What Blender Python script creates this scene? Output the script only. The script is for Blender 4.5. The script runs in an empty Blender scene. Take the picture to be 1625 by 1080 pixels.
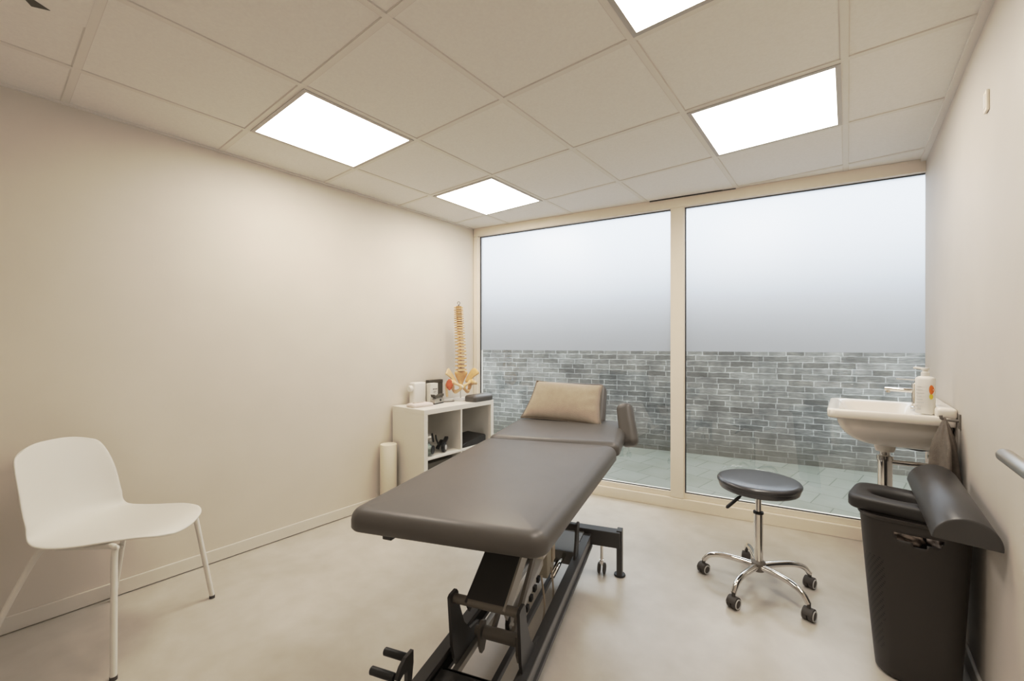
import bpy, bmesh, math, random
from mathutils import Vector, Matrix
random.seed(7)
PI = math.pi
SC = bpy.context.scene
COL = SC.collection

# ------------------------------------------------------------------ materials
def mat(name, rgb, rough=.5, metal=0., spec=.5, noise=0., nscale=8., bump=0., bscale=60., coat=0., sheen=0., ndetail=4.):
    m = bpy.data.materials.new(name); m.use_nodes = True
    nt = m.node_tree; b = nt.nodes['Principled BSDF']
    b.inputs['Base Color'].default_value = (*rgb, 1); b.inputs['Roughness'].default_value = rough
    b.inputs['Metallic'].default_value = metal; b.inputs['Specular IOR Level'].default_value = spec
    b.inputs['Coat Weight'].default_value = coat; b.inputs['Sheen Weight'].default_value = sheen
    tc = nt.nodes.new('ShaderNodeTexCoord')
    if noise:
        n = nt.nodes.new('ShaderNodeTexNoise'); n.inputs['Scale'].default_value = nscale; n.inputs['Detail'].default_value = ndetail
        nt.links.new(tc.outputs['Object'], n.inputs['Vector'])
        r = nt.nodes.new('ShaderNodeValToRGB')
        r.color_ramp.elements[0].position = .3; r.color_ramp.elements[1].position = .7
        r.color_ramp.elements[0].color = (*[max(0, c*(1-noise)) for c in rgb], 1)
        r.color_ramp.elements[1].color = (*[min(1, c*(1+noise)) for c in rgb], 1)
        nt.links.new(n.outputs['Fac'], r.inputs['Fac']); nt.links.new(r.outputs['Color'], b.inputs['Base Color'])
    if bump:
        n2 = nt.nodes.new('ShaderNodeTexNoise'); n2.inputs['Scale'].default_value = bscale; n2.inputs['Detail'].default_value = 3
        nt.links.new(tc.outputs['Object'], n2.inputs['Vector'])
        bp = nt.nodes.new('ShaderNodeBump'); bp.inputs['Strength'].default_value = bump; bp.inputs['Distance'].default_value = .01
        nt.links.new(n2.outputs['Fac'], bp.inputs['Height']); nt.links.new(bp.outputs['Normal'], b.inputs['Normal'])
    return m

def emis(name, rgb, s):
    m = bpy.data.materials.new(name); m.use_nodes = True
    b = m.node_tree.nodes['Principled BSDF']
    b.inputs['Base Color'].default_value = (.9, .9, .9, 1)
    b.inputs['Emission Color'].default_value = (*rgb, 1); b.inputs['Emission Strength'].default_value = s
    return m

M = {}
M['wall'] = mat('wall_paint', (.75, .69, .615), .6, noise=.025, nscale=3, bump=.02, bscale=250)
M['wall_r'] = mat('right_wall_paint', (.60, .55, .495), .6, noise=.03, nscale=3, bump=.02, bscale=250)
M['ceil'] = mat('ceiling_tile', (.86, .83, .785), .9, noise=.02, nscale=90)
M['tbar'] = mat('ceiling_grid_paint', (.81, .775, .715), .6)
M['tgap'] = mat('ceiling_gap', (.75, .71, .65), .9)
M['slit'] = mat('dark_slit', (.05, .045, .04), .9)
M['frame'] = mat('window_frame_paint', (.90, .815, .705), .4, noise=.01, nscale=5)
M['base'] = mat('baseboard_paint', (.78, .735, .665), .45)
M['white'] = mat('white_plastic', (.78, .755, .71), .42)
M['chair_w'] = mat('chair_white_plastic', (.80, .775, .715), .45)
M['ceramic'] = mat('white_ceramic', (.84, .79, .72), .22, coat=.15)
M['cab'] = mat('white_lacquer', (.80, .765, .70), .38)
M['vinyl'] = mat('grey_vinyl', (.108, .098, .088), .40, spec=.62, noise=.05, nscale=5, bump=.012, bscale=420)
M['vinyl_d'] = mat('dark_vinyl', (.026, .023, .021), .45, spec=.55, bump=.03, bscale=300)
M['vinyl_s'] = mat('stool_vinyl', (.045, .043, .046), .27, spec=.85, bump=.02, bscale=300)
M['bolster'] = mat('bolster_vinyl', (.042, .039, .037), .33, spec=.85, bump=.02, bscale=300)
M['hamper'] = None
M['steel_d'] = mat('anthracite_steel', (.050, .047, .045), .42, spec=.5)
M['steel_m'] = mat('grey_steel', (.185, .165, .14), .42)
M['rail'] = mat('rail_steel', (.20, .195, .185), .4)
M['flank'] = mat('lit_flank_metal', (.40, .37, .325), .45)  # lit look of the right arm flank, put into the colour
M['alu'] = mat('aluminium', (.52, .50, .46), .35, metal=.7)
M['beige_box'] = mat('beige_plastic', (.42, .38, .30), .5)
M['chrome'] = mat('chrome', (.78, .76, .73), .08, metal=1.)
M['brushed'] = mat('brushed_steel', (.60, .58, .55), .30, metal=1.)
M['black'] = mat('black_plastic', (.02, .02, .02), .45)
M['tyre'] = mat('dark_grey_rubber', (.075, .065, .057), .6)
M['lightgrey'] = mat('light_grey_plastic', (.62, .61, .59), .5)
M['pillow'] = mat('taupe_fabric', (.37, .305, .24), .9, noise=.05, nscale=30, bump=.25, bscale=260, sheen=.3)
M['piping'] = mat('taupe_piping', (.22, .185, .145), .9)
M['towel'] = mat('taupe_towel', (.175, .145, .118), .95, noise=.12, nscale=40, bump=.5, bscale=300)
M['cloth'] = mat('pale_cloth', (.46, .36, .29), .95, noise=.4, nscale=30, bump=.4, bscale=80)
M['bone'] = mat('bone', (.76, .50, .27), .5, noise=.10, nscale=25)
M['bone2'] = mat('pale_bone', (.79, .57, .36), .5, noise=.08, nscale=18)
M['disc'] = mat('disc_cartilage', (.36, .19, .09), .55)
M['muscle'] = mat('red_muscle', (.62, .16, .08), .5, noise=.2, nscale=40)
M['paper'] = mat('paper', (.80, .74, .63), .85, bump=.05, bscale=80)
M['card'] = mat('cardboard_core', (.28, .20, .13), .9)
M['boxdark'] = mat('dark_box', (.09, .08, .062), .6)
M['pink'] = mat('pinkish_white', (.72, .64, .60), .7)
M['greenmetal'] = mat('silver_green', (.26, .30, .27), .35, metal=.4, noise=.3, nscale=30)
M['orange'] = mat('orange_print', (.82, .20, .03), .5)
M['yellow'] = mat('yellow_print', (.80, .62, .08), .5)
M['ink'] = mat('grey_print', (.30, .28, .27), .6)
M['cable'] = mat('tan_cable', (.45, .37, .28), .6)
M['diff'] = emis('light_diffuser', (1., .918, .818), 12.0)
M['lframe'] = mat('light_frame', (.55, .52, .47), .4)

def floor_mat():
    m = mat('cream_floor', (.60, .53, .44), .38, spec=.75)
    nt = m.node_tree; b = nt.nodes['Principled BSDF']
    tc = nt.nodes.new('ShaderNodeTexCoord')
    n1 = nt.nodes.new('ShaderNodeTexNoise'); n1.inputs['Scale'].default_value = 1.6; n1.inputs['Detail'].default_value = 8; n1.inputs['Roughness'].default_value = .62; n1.inputs['Distortion'].default_value = .6
    n2 = nt.nodes.new('ShaderNodeTexNoise'); n2.inputs['Scale'].default_value = 9; n2.inputs['Detail'].default_value = 6
    mx = nt.nodes.new('ShaderNodeMixRGB'); mx.inputs['Fac'].default_value = .35
    r = nt.nodes.new('ShaderNodeValToRGB')
    e = r.color_ramp.elements
    e[0].position = .30; e[0].color = (.50, .455, .395, 1)
    e[1].position = .72; e[1].color = (.67, .63, .57, 1)
    x = e.new(.52); x.color = (.59, .545, .485, 1)
    for n in (n1, n2): nt.links.new(tc.outputs['Object'], n.inputs['Vector'])
    nt.links.new(n1.outputs['Fac'], mx.inputs[1]); nt.links.new(n2.outputs['Fac'], mx.inputs[2])
    nt.links.new(mx.outputs[0], r.inputs['Fac']); nt.links.new(r.outputs['Color'], b.inputs['Base Color'])
    rr = nt.nodes.new('ShaderNodeMapRange'); rr.inputs['To Min'].default_value = .30; rr.inputs['To Max'].default_value = .38
    nt.links.new(n2.outputs['Fac'], rr.inputs['Value']); nt.links.new(rr.outputs[0], b.inputs['Roughness'])
    return m
M['floor'] = floor_mat()

def brick_mat():
    m = mat('grey_brick', (.2, .2, .2), .9)
    nt = m.node_tree; b = nt.nodes['Principled BSDF']
    tc = nt.nodes.new('ShaderNodeTexCoord')
    nz = nt.nodes.new('ShaderNodeTexNoise'); nz.inputs['Scale'].default_value = 14; nz.inputs['Detail'].default_value = 3
    sub = nt.nodes.new('ShaderNodeVectorMath'); sub.operation = 'SUBTRACT'; sub.inputs[1].default_value = (.5, .5, .5)
    sc = nt.nodes.new('ShaderNodeVectorMath'); sc.operation = 'SCALE'; sc.inputs['Scale'].default_value = .017
    ad = nt.nodes.new('ShaderNodeVectorMath'); ad.operation = 'ADD'
    nt.links.new(tc.outputs['UV'], nz.inputs['Vector']); nt.links.new(nz.outputs['Color'], sub.inputs[0])
    nt.links.new(sub.outputs[0], sc.inputs[0]); nt.links.new(tc.outputs['UV'], ad.inputs[0]); nt.links.new(sc.outputs[0], ad.inputs[1])
    def brick():
        t = nt.nodes.new('ShaderNodeTexBrick')
        t.inputs['Scale'].default_value = 1; t.inputs['Brick Width'].default_value = .222; t.inputs['Row Height'].default_value = .0615
        t.inputs['Mortar Size'].default_value = .0055; t.inputs['Mortar Smooth'].default_value = .25; t.offset = .43; t.offset_frequency = 2; t.squash = .72; t.squash_frequency = 3
        nt.links.new(ad.outputs[0], t.inputs['Vector']); return t
    t = brick()
    t.inputs['Color1'].default_value = (.150, .143, .127, 1); t.inputs['Color2'].default_value = (.250, .241, .219, 1)
    t.inputs['Mortar'].default_value = (.375, .365, .338, 1); t.inputs['Bias'].default_value = 0
    n2 = nt.nodes.new('ShaderNodeTexNoise'); n2.inputs['Scale'].default_value = 5; n2.inputs['Detail'].default_value = 7
    nt.links.new(tc.outputs['UV'], n2.inputs['Vector'])
    rp = nt.nodes.new('ShaderNodeValToRGB'); rp.color_ramp.elements[0].position = .3; rp.color_ramp.elements[1].position = .7
    rp.color_ramp.elements[0].color = (.62, .62, .62, 1); rp.color_ramp.elements[1].color = (1.3, 1.28, 1.25, 1)
    nt.links.new(n2.outputs['Fac'], rp.inputs['Fac'])
    mx = nt.nodes.new('ShaderNodeMixRGB'); mx.blend_type = 'MULTIPLY'; mx.inputs['Fac'].default_value = 1
    nt.links.new(t.outputs['Color'], mx.inputs[1]); nt.links.new(rp.outputs['Color'], mx.inputs[2])
    # streaky faces
    mp = nt.nodes.new('ShaderNodeMapping'); mp.inputs['Scale'].default_value = (14, 70, 1)
    nt.links.new(tc.outputs['UV'], mp.inputs['Vector'])
    n3 = nt.nodes.new('ShaderNodeTexNoise'); n3.inputs['Scale'].default_value = 1; n3.inputs['Detail'].default_value = 4
    nt.links.new(mp.outputs[0], n3.inputs['Vector'])
    r3 = nt.nodes.new('ShaderNodeValToRGB'); r3.color_ramp.elements[0].position = .35; r3.color_ramp.elements[1].position = .65
    r3.color_ramp.elements[0].color = (.72, .72, .72, 1); r3.color_ramp.elements[1].color = (1.2, 1.2, 1.2, 1)
    nt.links.new(n3.outputs['Fac'], r3.inputs['Fac'])
    m3 = nt.nodes.new('ShaderNodeMixRGB'); m3.blend_type = 'MULTIPLY'; m3.inputs['Fac'].default_value = .8
    nt.links.new(mx.outputs[0], m3.inputs[1]); nt.links.new(r3.outputs['Color'], m3.inputs[2])
    # mossy dark foot of the wall
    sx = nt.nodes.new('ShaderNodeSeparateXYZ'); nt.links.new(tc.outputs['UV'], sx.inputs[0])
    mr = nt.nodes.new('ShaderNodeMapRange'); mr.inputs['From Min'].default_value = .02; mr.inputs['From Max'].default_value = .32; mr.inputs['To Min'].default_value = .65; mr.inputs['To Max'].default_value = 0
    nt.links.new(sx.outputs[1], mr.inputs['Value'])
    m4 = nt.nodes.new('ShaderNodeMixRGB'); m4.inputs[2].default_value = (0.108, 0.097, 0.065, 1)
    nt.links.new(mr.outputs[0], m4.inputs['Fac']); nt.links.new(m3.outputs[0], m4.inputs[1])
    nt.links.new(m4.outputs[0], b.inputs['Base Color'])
    bp = nt.nodes.new('ShaderNodeBump'); bp.inputs['Strength'].default_value = .5; bp.inputs['Distance'].default_value = .008; bp.invert = True
    nt.links.new(t.outputs['Fac'], bp.inputs['Height']); nt.links.new(bp.outputs['Normal'], b.inputs['Normal'])
    return m
M['brick'] = brick_mat()

def paver_mat():
    m = mat('pavers', (.3, .3, .3), .85)
    nt = m.node_tree; b = nt.nodes['Principled BSDF']
    tc = nt.nodes.new('ShaderNodeTexCoord')
    mp = nt.nodes.new('ShaderNodeMapping'); mp.inputs['Rotation'].default_value = (0, 0, math.radians(9.7))
    nt.links.new(tc.outputs['Object'], mp.inputs['Vector'])
    t = nt.nodes.new('ShaderNodeTexBrick'); t.inputs['Scale'].default_value = 1
    t.inputs['Brick Width'].default_value = .30; t.inputs['Row Height'].default_value = .30; t.inputs['Mortar Size'].default_value = .004; t.offset = .5
    t.inputs['Color1'].default_value = (.235, .232, .198, 1); t.inputs['Color2'].default_value = (.265, .262, .228, 1); t.inputs['Mortar'].default_value = (.15, .15, .125, 1)
    nt.links.new(mp.outputs[0], t.inputs['Vector'])
    n = nt.nodes.new('ShaderNodeTexNoise'); n.inputs['Scale'].default_value = 3; n.inputs['Detail'].default_value = 6
    nt.links.new(tc.outputs['Object'], n.inputs['Vector'])
    r = nt.nodes.new('ShaderNodeValToRGB'); r.color_ramp.elements[0].color = (.75, .77, .70, 1); r.color_ramp.elements[1].color = (1.12, 1.12, 1.12, 1)
    nt.links.new(n.outputs['Fac'], r.inputs['Fac'])
    mx = nt.nodes.new('ShaderNodeMixRGB'); mx.blend_type = 'MULTIPLY'; mx.inputs['Fac'].default_value = 1
    nt.links.new(t.outputs['Color'], mx.inputs[1]); nt.links.new(r.outputs['Color'], mx.inputs[2]); nt.links.new(mx.outputs[0], b.inputs['Base Color'])
    return m
M['paver'] = paver_mat()

def glass_mat():
    m = bpy.data.materials.new('window_glass'); m.use_nodes = True
    nt = m.node_tree; nt.nodes.clear()
    o = nt.nodes.new('ShaderNodeOutputMaterial'); tr = nt.nodes.new('ShaderNodeBsdfTransparent'); gl = nt.nodes.new('ShaderNodeBsdfGlossy')
    tr.inputs['Color'].default_value = (.95, .97, .97, 1); gl.inputs['Roughness'].default_value = 0.0
    fr = nt.nodes.new('ShaderNodeFresnel'); fr.inputs['IOR'].default_value = 1.5
    mu = nt.nodes.new('ShaderNodeMath'); mu.operation = 'MULTIPLY'; mu.inputs[1].default_value = 3.2; mu.use_clamp = True
    mx = nt.nodes.new('ShaderNodeMixShader')
    nt.links.new(fr.outputs[0], mu.inputs[0]); nt.links.new(mu.outputs[0], mx.inputs['Fac'])
    nt.links.new(tr.outputs[0], mx.inputs[1]); nt.links.new(gl.outputs[0], mx.inputs[2]); nt.links.new(mx.outputs[0], o.inputs[0])
    return m
M['glass'] = glass_mat()

def film_mat():
    m = bpy.data.materials.new('frosted_film'); m.use_nodes = True
    nt = m.node_tree; nt.nodes.clear()
    o = nt.nodes.new('ShaderNodeOutputMaterial')
    rf = nt.nodes.new('ShaderNodeBsdfRefraction'); rf.inputs['IOR'].default_value = 1.5; rf.inputs['Roughness'].default_value = 1.0; rf.inputs['Color'].default_value = (.47, .475, .485, 1)
    gl = nt.nodes.new('ShaderNodeBsdfGlossy'); gl.inputs['Roughness'].default_value = .38; gl.inputs['Color'].default_value = (1, 1, 1, 1)
    df = nt.nodes.new('ShaderNodeBsdfDiffuse'); df.inputs['Color'].default_value = (.8, .8, .8, 1)
    m1 = nt.nodes.new('ShaderNodeMixShader'); m1.inputs['Fac'].default_value = .14
    m2 = nt.nodes.new('ShaderNodeMixShader'); m2.inputs['Fac'].default_value = .07
    tl = nt.nodes.new('ShaderNodeBsdfTranslucent'); tl.inputs['Color'].default_value = (.50, .505, .515, 1)
    m0 = nt.nodes.new('ShaderNodeMixShader'); m0.inputs['Fac'].default_value = .42
    nt.links.new(rf.outputs[0], m0.inputs[1]); nt.links.new(tl.outputs[0], m0.inputs[2])
    nt.links.new(m0.outputs[0], m1.inputs[1]); nt.links.new(df.outputs[0], m1.inputs[2])
    nt.links.new(m1.outputs[0], m2.inputs[1]); nt.links.new(gl.outputs[0], m2.inputs[2]); nt.links.new(m2.outputs[0], o.inputs[0])
    return m
M['film'] = film_mat()

def hamper_mat():
    m = mat('brown_hamper_plastic', (.034, .028, .024), .45, spec=.45)
    nt = m.node_tree; b = nt.nodes['Principled BSDF']
    tc = nt.nodes.new('ShaderNodeTexCoord'); s = nt.nodes.new('ShaderNodeSeparateXYZ'); nt.links.new(tc.outputs['UV'], s.inputs[0])
    def math_(op, a, v=None, clamp=False):
        n = nt.nodes.new('ShaderNodeMath'); n.operation = op; n.use_clamp = clamp
        nt.links.new(a, n.inputs[0])
        if v is not None:
            if isinstance(v, (int, float)): n.inputs[1].default_value = v
            else: nt.links.new(v, n.inputs[1])
        return n.outputs[0]
    # u = metres round the wall, v = height: slanting rows of small perforations
    d1 = math_('ADD', s.outputs[0], math_('MULTIPLY', s.outputs[1], .5))
    a = math_('SINE', math_('MULTIPLY', d1, 2*PI/.016)); c = math_('SINE', math_('MULTIPLY', s.outputs[1], 2*PI/.014))
    dots = math_('GREATER_THAN', math_('MULTIPLY', a, c), .35)
    band = math_('MULTIPLY', math_('GREATER_THAN', s.outputs[1], .10), math_('LESS_THAN', s.outputs[1], .44))
    side = math_('GREATER_THAN', s.outputs[0], 10.0)   # the wall's flank carries u > 10
    fac = math_('MULTIPLY', math_('MULTIPLY', dots, band), side)
    mx = nt.nodes.new('ShaderNodeMixRGB'); mx.inputs[1].default_value = (.034, .028, .024, 1); mx.inputs[2].default_value = (.008, .007, .006, 1)
    nt.links.new(fac, mx.inputs['Fac']); nt.links.new(mx.outputs[0], b.inputs['Base Color'])
    bp = nt.nodes.new('ShaderNodeBump'); bp.inputs['Strength'].default_value = .9; bp.inputs['Distance'].default_value = .004; bp.invert = True
    nt.links.new(fac, bp.inputs['Height']); nt.links.new(bp.outputs['Normal'], b.inputs['Normal'])
    return m
M['hamper'] = hamper_mat()

# ------------------------------------------------------------------ mesh helpers
def obj(name, bm, m, parent=None, smooth=False, auto=None):
    bmesh.ops.recalc_face_normals(bm, faces=bm.faces[:])
    me = bpy.data.meshes.new(name); bm.to_mesh(me); bm.free()
    o = bpy.data.objects.new(name, me); COL.objects.link(o)
    if m: me.materials.append(m if not isinstance(m, str) else M[m])
    if parent: o.parent = parent
    if smooth:
        for p in me.polygons: p.use_smooth = True
        if auto is not None:
            me.set_sharp_from_angle(angle=math.radians(auto))
    return o

def tag(o, label, cat, group=None, kind=None):
    if label: o['label'] = label
    if cat: o['category'] = cat
    if group: o['group'] = group
    if kind: o['kind'] = kind
    return o

def thing(name, label, cat, loc=(0, 0, 0), rz=0, group=None):
    o = bpy.data.objects.new(name, None); COL.objects.link(o)
    o.location = loc; o.rotation_euler = (0, 0, rz); o.empty_display_size = .05
    return tag(o, label, cat, group)

def struct(name, bm, m, parent=None, smooth=False):
    o = obj(name, bm, m, parent, smooth)
    if not parent: o['kind'] = 'structure'
    return o

def copy_tree(o, parent=None):
    c = o.copy(); COL.objects.link(c); c.parent = parent
    for ch in list(o.children): copy_tree(ch, c)
    return c

def B(): return bmesh.new()

def box(bm, x0, x1, y0, y1, z0, z1, bev=0, seg=2, mx=None):
    vs = [bm.verts.new(v) for v in ((x0, y0, z0), (x1, y0, z0), (x1, y1, z0), (x0, y1, z0), (x0, y0, z1), (x1, y0, z1), (x1, y1, z1), (x0, y1, z1))]
    fs = [bm.faces.new([vs[i] for i in f]) for f in ((0, 3, 2, 1), (4, 5, 6, 7), (0, 1, 5, 4), (1, 2, 6, 5), (2, 3, 7, 6), (3, 0, 4, 7))]
    out = vs
    if bev:
        r = bmesh.ops.bevel(bm, geom=list({e for f in fs for e in f.edges}), offset=bev, segments=seg, profile=.5, affect='EDGES')
        out = list({v for f in r['faces'] for v in f.verts} | {v for v in vs if v.is_valid})
    if mx: bmesh.ops.transform(bm, matrix=mx, verts=out)
    return out

def obox(bm, c, ax, ay, az, hx, hy, hz, bev=0, seg=2):
    ax, ay, az = (Vector(v).normalized() for v in (ax, ay, az))
    m = Matrix((ax, ay, az)).transposed().to_4x4(); m.translation = Vector(c)
    return box(bm, -hx, hx, -hy, hy, -hz, hz, bev, seg, m)

def bar(bm, p, q, w, t, up=(0, 0, 1), bev=0):
    p, q = Vector(p), Vector(q); d = (q-p); L = d.length; d.normalize()
    s = d.cross(Vector(up)); s.normalize(); u = s.cross(d)
    return obox(bm, (p+q)/2, d, s, u, L/2, w/2, t/2, bev)

def tube(bm, pts, r, n=12, caps=True):
    pts = [Vector(p) for p in pts]; rs = r if isinstance(r, (list, tuple)) else [r]*len(pts)
    prev = None; rings = []
    for i, p in enumerate(pts):
        if i == 0: d = pts[1]-p
        elif i == len(pts)-1: d = p-pts[i-1]
        else: d = (pts[i+1]-p).normalized()+(p-pts[i-1]).normalized()
        d.normalize()
        if prev is None:
            a = Vector((0, 0, 1)) if abs(d.z) < .9 else Vector((1, 0, 0))
            s = d.cross(a).normalized()
        else:
            s = prev-d*prev.dot(d); s.normalize()
        prev = s; t = d.cross(s)
        rings.append([bm.verts.new(p+(s*math.cos(2*PI*k/n)+t*math.sin(2*PI*k/n))*rs[i]) for k in range(n)])
    for a, b in zip(rings, rings[1:]):
        for k in range(n): bm.faces.new((a[k], a[(k+1) % n], b[(k+1) % n], b[k]))
    if caps:
        bm.faces.new(rings[0][::-1]); bm.faces.new(rings[-1])
    return [v for r_ in rings for v in r_]

def smooth_path(pts, n=8):
    pts = [Vector(p) for p in pts]; out = []
    P = [pts[0]*2-pts[1]]+pts+[pts[-1]*2-pts[-2]]
    for i in range(1, len(P)-2):
        for k in range(n):
            t = k/n; a, b, c, d = P[i-1], P[i], P[i+1], P[i+2]
            out.append(.5*((2*b)+(c-a)*t+(2*a-5*b+4*c-d)*t*t+(3*b-a-3*c+d)*t**3))
    out.append(pts[-1]); return out

def lathe(bm, prof, n=32, c=(0, 0, 0), axis=None):
    c = Vector(c); rings = []
    if axis is None: R = Matrix.Identity(3)
    else: R = Vector((0, 0, 1)).rotation_difference(Vector(axis)).to_matrix()
    for r, z in prof:
        rings.append([bm.verts.new(c+R @ Vector((r*math.cos(2*PI*k/n), r*math.sin(2*PI*k/n), z))) for k in range(n)] if r > 1e-6 else [bm.verts.new(c+R @ Vector((0, 0, z)))])
    for a, b in zip(rings, rings[1:]):
        for k in range(n):
            k2 = (k+1) % n
            if len(a) == 1 and len(b) == 1: continue
            if len(a) == 1: bm.faces.new((a[0], b[k], b[k2]))
            elif len(b) == 1: bm.faces.new((a[k], a[k2], b[0]))
            else: bm.faces.new((a[k], a[k2], b[k2], b[k]))
    if len(rings[0]) > 1: bm.faces.new(rings[0][::-1])
    if len(rings[-1]) > 1: bm.faces.new(rings[-1])

def loft(bm, rings, cap0=True, cap1=True):
    R = [[bm.verts.new(v) for v in r] for r in rings]; n = len(R[0])
    for a, b in zip(R, R[1:]):
        for k in range(n): bm.faces.new((a[k], a[(k+1) % n], b[(k+1) % n], b[k]))
    if cap0: bm.faces.new(R[0][::-1])
    if cap1: bm.faces.new(R[-1])
    return R

def prism(bm, poly, d, off):
    """poly: 3-d points; extruded along the vector d, starting from offset off."""
    d = Vector(d); off = Vector(off)
    a = [bm.verts.new(Vector(p)+off) for p in poly]; b = [bm.verts.new(Vector(p)+off+d) for p in poly]; n = len(poly)
    bm.faces.new(a[::-1]); bm.faces.new(b)
    for k in range(n): bm.faces.new((a[k], a[(k+1) % n], b[(k+1) % n], b[k]))

def rrect(x0, x1, y0, y1, r, n=8):
    out = []
    for cx, cy, a0 in ((x1-r, y1-r, 0), (x0+r, y1-r, PI/2), (x0+r, y0+r, PI), (x1-r, y0+r, 1.5*PI)):
        for k in range(n+1):
            a = a0+PI/2*k/n; out.append((cx+r*math.cos(a), cy+r*math.sin(a)))
    return out

def quad_ring(cs, r, inset, n=8):
    """rounded outline of a convex quad (2-d corners, counter-clockwise)"""
    out = []; N = len(cs); cs = [Vector(c) for c in cs]
    lines = []
    for i in range(N):
        a, b = cs[i], cs[(i+1) % N]; d = (b-a).normalized(); nrm = Vector((-d.y, d.x)); lines.append((a+nrm*inset, d, nrm))
    rr = max(r-inset, .004)
    for i in range(N):
        p0, d0, n0 = lines[i-1]; p1, d1, n1 = lines[i]
        den = d0.x*d1.y-d0.y*d1.x
        t = ((p1.x-p0.x)*d1.y-(p1.y-p0.y)*d1.x)/den; c = p0+d0*t
        half = math.acos(max(-1, min(1, d0.dot(d1))))/2
        ctr = c+(n0+n1).normalized()*(rr/math.cos(half))
        a0 = math.atan2(-n0.y, -n0.x); a1 = math.atan2(-n1.y, -n1.x)
        while a1 < a0: a1 += 2*PI
        for k in range(n+1):
            a = a0+(a1-a0)*k/n; out.append((ctr.x+rr*math.cos(a), ctr.y+rr*math.sin(a)))
    return out

def cushion(bm, cs, zf, th, r=.05, edge=.03, crown=.006, under=.012, n=8):
    """upholstered slab: outline cs, bottom height zf(x, y)"""
    prof = [(under+.02, 0), (under*.4, .0), (0, .006)]
    prof += [(0, th-edge)]
    for k in range(1, 7):
        a = PI/2*k/6; prof.append((edge*1.15*(1-math.cos(a)), th-edge+edge*math.sin(a)))
    V = [Vector(c) for c in cs]; N = len(V)
    lim = min(abs((V[(i+1) % N]-V[i]).normalized().x*(V[(i+2) % N]-V[i]).y-(V[(i+1) % N]-V[i]).normalized().y*(V[(i+2) % N]-V[i]).x) for i in range(N))*.47
    for q, c in ((.15, .4), (.36, .75), (.68, .95), (1., 1)): prof.append((edge*1.15+q*max(.002, min(.19, lim-edge*1.15-.004)), th+crown*c))
    rings = []
    for ins, z in prof:
        rings.append([(x, y, zf(x, y)+z) for x, y in quad_ring(cs, r, ins, n)])
    loft(bm, rings)

# ------------------------------------------------------------------ camera
CAMH = 1.2159
cam = bpy.data.cameras.new('camera'); co = bpy.data.objects.new('camera', cam); COL.objects.link(co)
co.location = (0, 0, CAMH); co.rotation_euler = (PI/2, 0, .6629)
cam.sensor_width = 36; cam.sensor_fit = 'HORIZONTAL'; cam.lens = 668.774/1625*36
cam.shift_x = -10.48/1625; cam.shift_y = 6.35/1625; cam.clip_start = .02
SC.camera = co

# ------------------------------------------------------------------ room shell
XL, XR, YB, ZC = -2.79, .362, -1.0, 2.3007
def WY(x): return 3.3834+.1711*x
WD = Vector((1, .1711, 0)).normalized(); WN = Vector((-.1711, 1, 0)).normalized()
def poly(pts):
    bm = B(); bm.faces.new([bm.verts.new(p) for p in pts]); return bm
# floor slab
bm = B(); prism(bm, [(XL-.12, YB-.12, -.1), (XR+.12, YB-.12, -.1), (XR+.12, WY(XR+.12), -.1), (XL-.12, WY(XL-.12), -.1)], (0, 0, .1), (0, 0, 0)); struct('floor', bm, 'floor')
bm = B(); box(bm, XL-.12, XL, YB-.12, WY(XL)+.06, 0, ZC+.1); struct('wall_left', bm, 'wall')
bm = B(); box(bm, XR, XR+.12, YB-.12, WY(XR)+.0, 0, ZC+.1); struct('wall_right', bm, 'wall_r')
bm = B(); box(bm, XL, XR, YB-.12, YB, 0, ZC+.1); struct('wall_back', bm, 'wall')
# baseboards
bm = B(); box(bm, XL, XL+.012, YB, WY(XL)-.02, .004, .072, .003); struct('baseboard_left', bm, 'base')
bm = B(); box(bm, XR-.012, XR, YB, WY(XR)-.02, .004, .072, .003); struct('baseboard_right', bm, 'base')
# ceiling
bm = B(); prism(bm, [(XL, YB, ZC+.006), (XR, YB, ZC+.006), (XR, WY(XR), ZC+.006), (XL, WY(XL), ZC+.006)], (0, 0, .09), (0, 0, 0)); ceiling = struct('ceiling', bm, 'ceil')
GX = [-2.409, -1.809, -1.209, -.609, -.009]; GY = [.238+.6*j for j in range(-2, 6)]
bm = B(); bg = B()
tz0, tz1 = ZC+.0028, ZC+.0085
for x in GX:
    box(bm, x-.012, x+.012, YB, WY(x)-.03, tz0, tz1)
    box(bg, x-.0155, x-.012, YB, WY(x)-.03, ZC+.0045, tz1); box(bg, x+.012, x+.0145, YB, WY(x)-.03, ZC+.0045, tz1)
for y in GY:
    xa = XL if y < WY(XL) else (y-3.3834)/.1711+.15
    box(bm, xa, XR, y-.012, y+.012, tz0+.0003, tz1)
    box(bg, xa, XR, y-.0155, y-.012, ZC+.0045, tz1); box(bg, xa, XR, y+.012, y+.0145, ZC+.0045, tz1)
struct('ceiling_grid', bm, 'tbar', ceiling); struct('grid_joints', bg, 'tgap', ceiling)
# wall angles of the ceiling
bm = B(); box(bm, XL, XL+.016, YB, WY(XL)-.02, ZC-.004, ZC+.006); struct('trim_1', bm, 'tbar')
bm = B(); box(bm, XR-.024, XR, YB, WY(XR)-.03, ZC-.010, ZC+.006); struct('trim_2', bm, 'tbar')
# slipped tile beside the window: dark strip stands in for the shaded gap
bm = B()
a, b_ = Vector((-1.195, WY(-1.195), 0))-WN*.034, Vector((-.62, WY(-.62), 0))-WN*.034
bar(bm, a+Vector((0, 0, ZC+.0025)), b_+Vector((0, 0, ZC+.0025)), .009, .008); struct('slit_shade', bm, 'slit')

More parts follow.
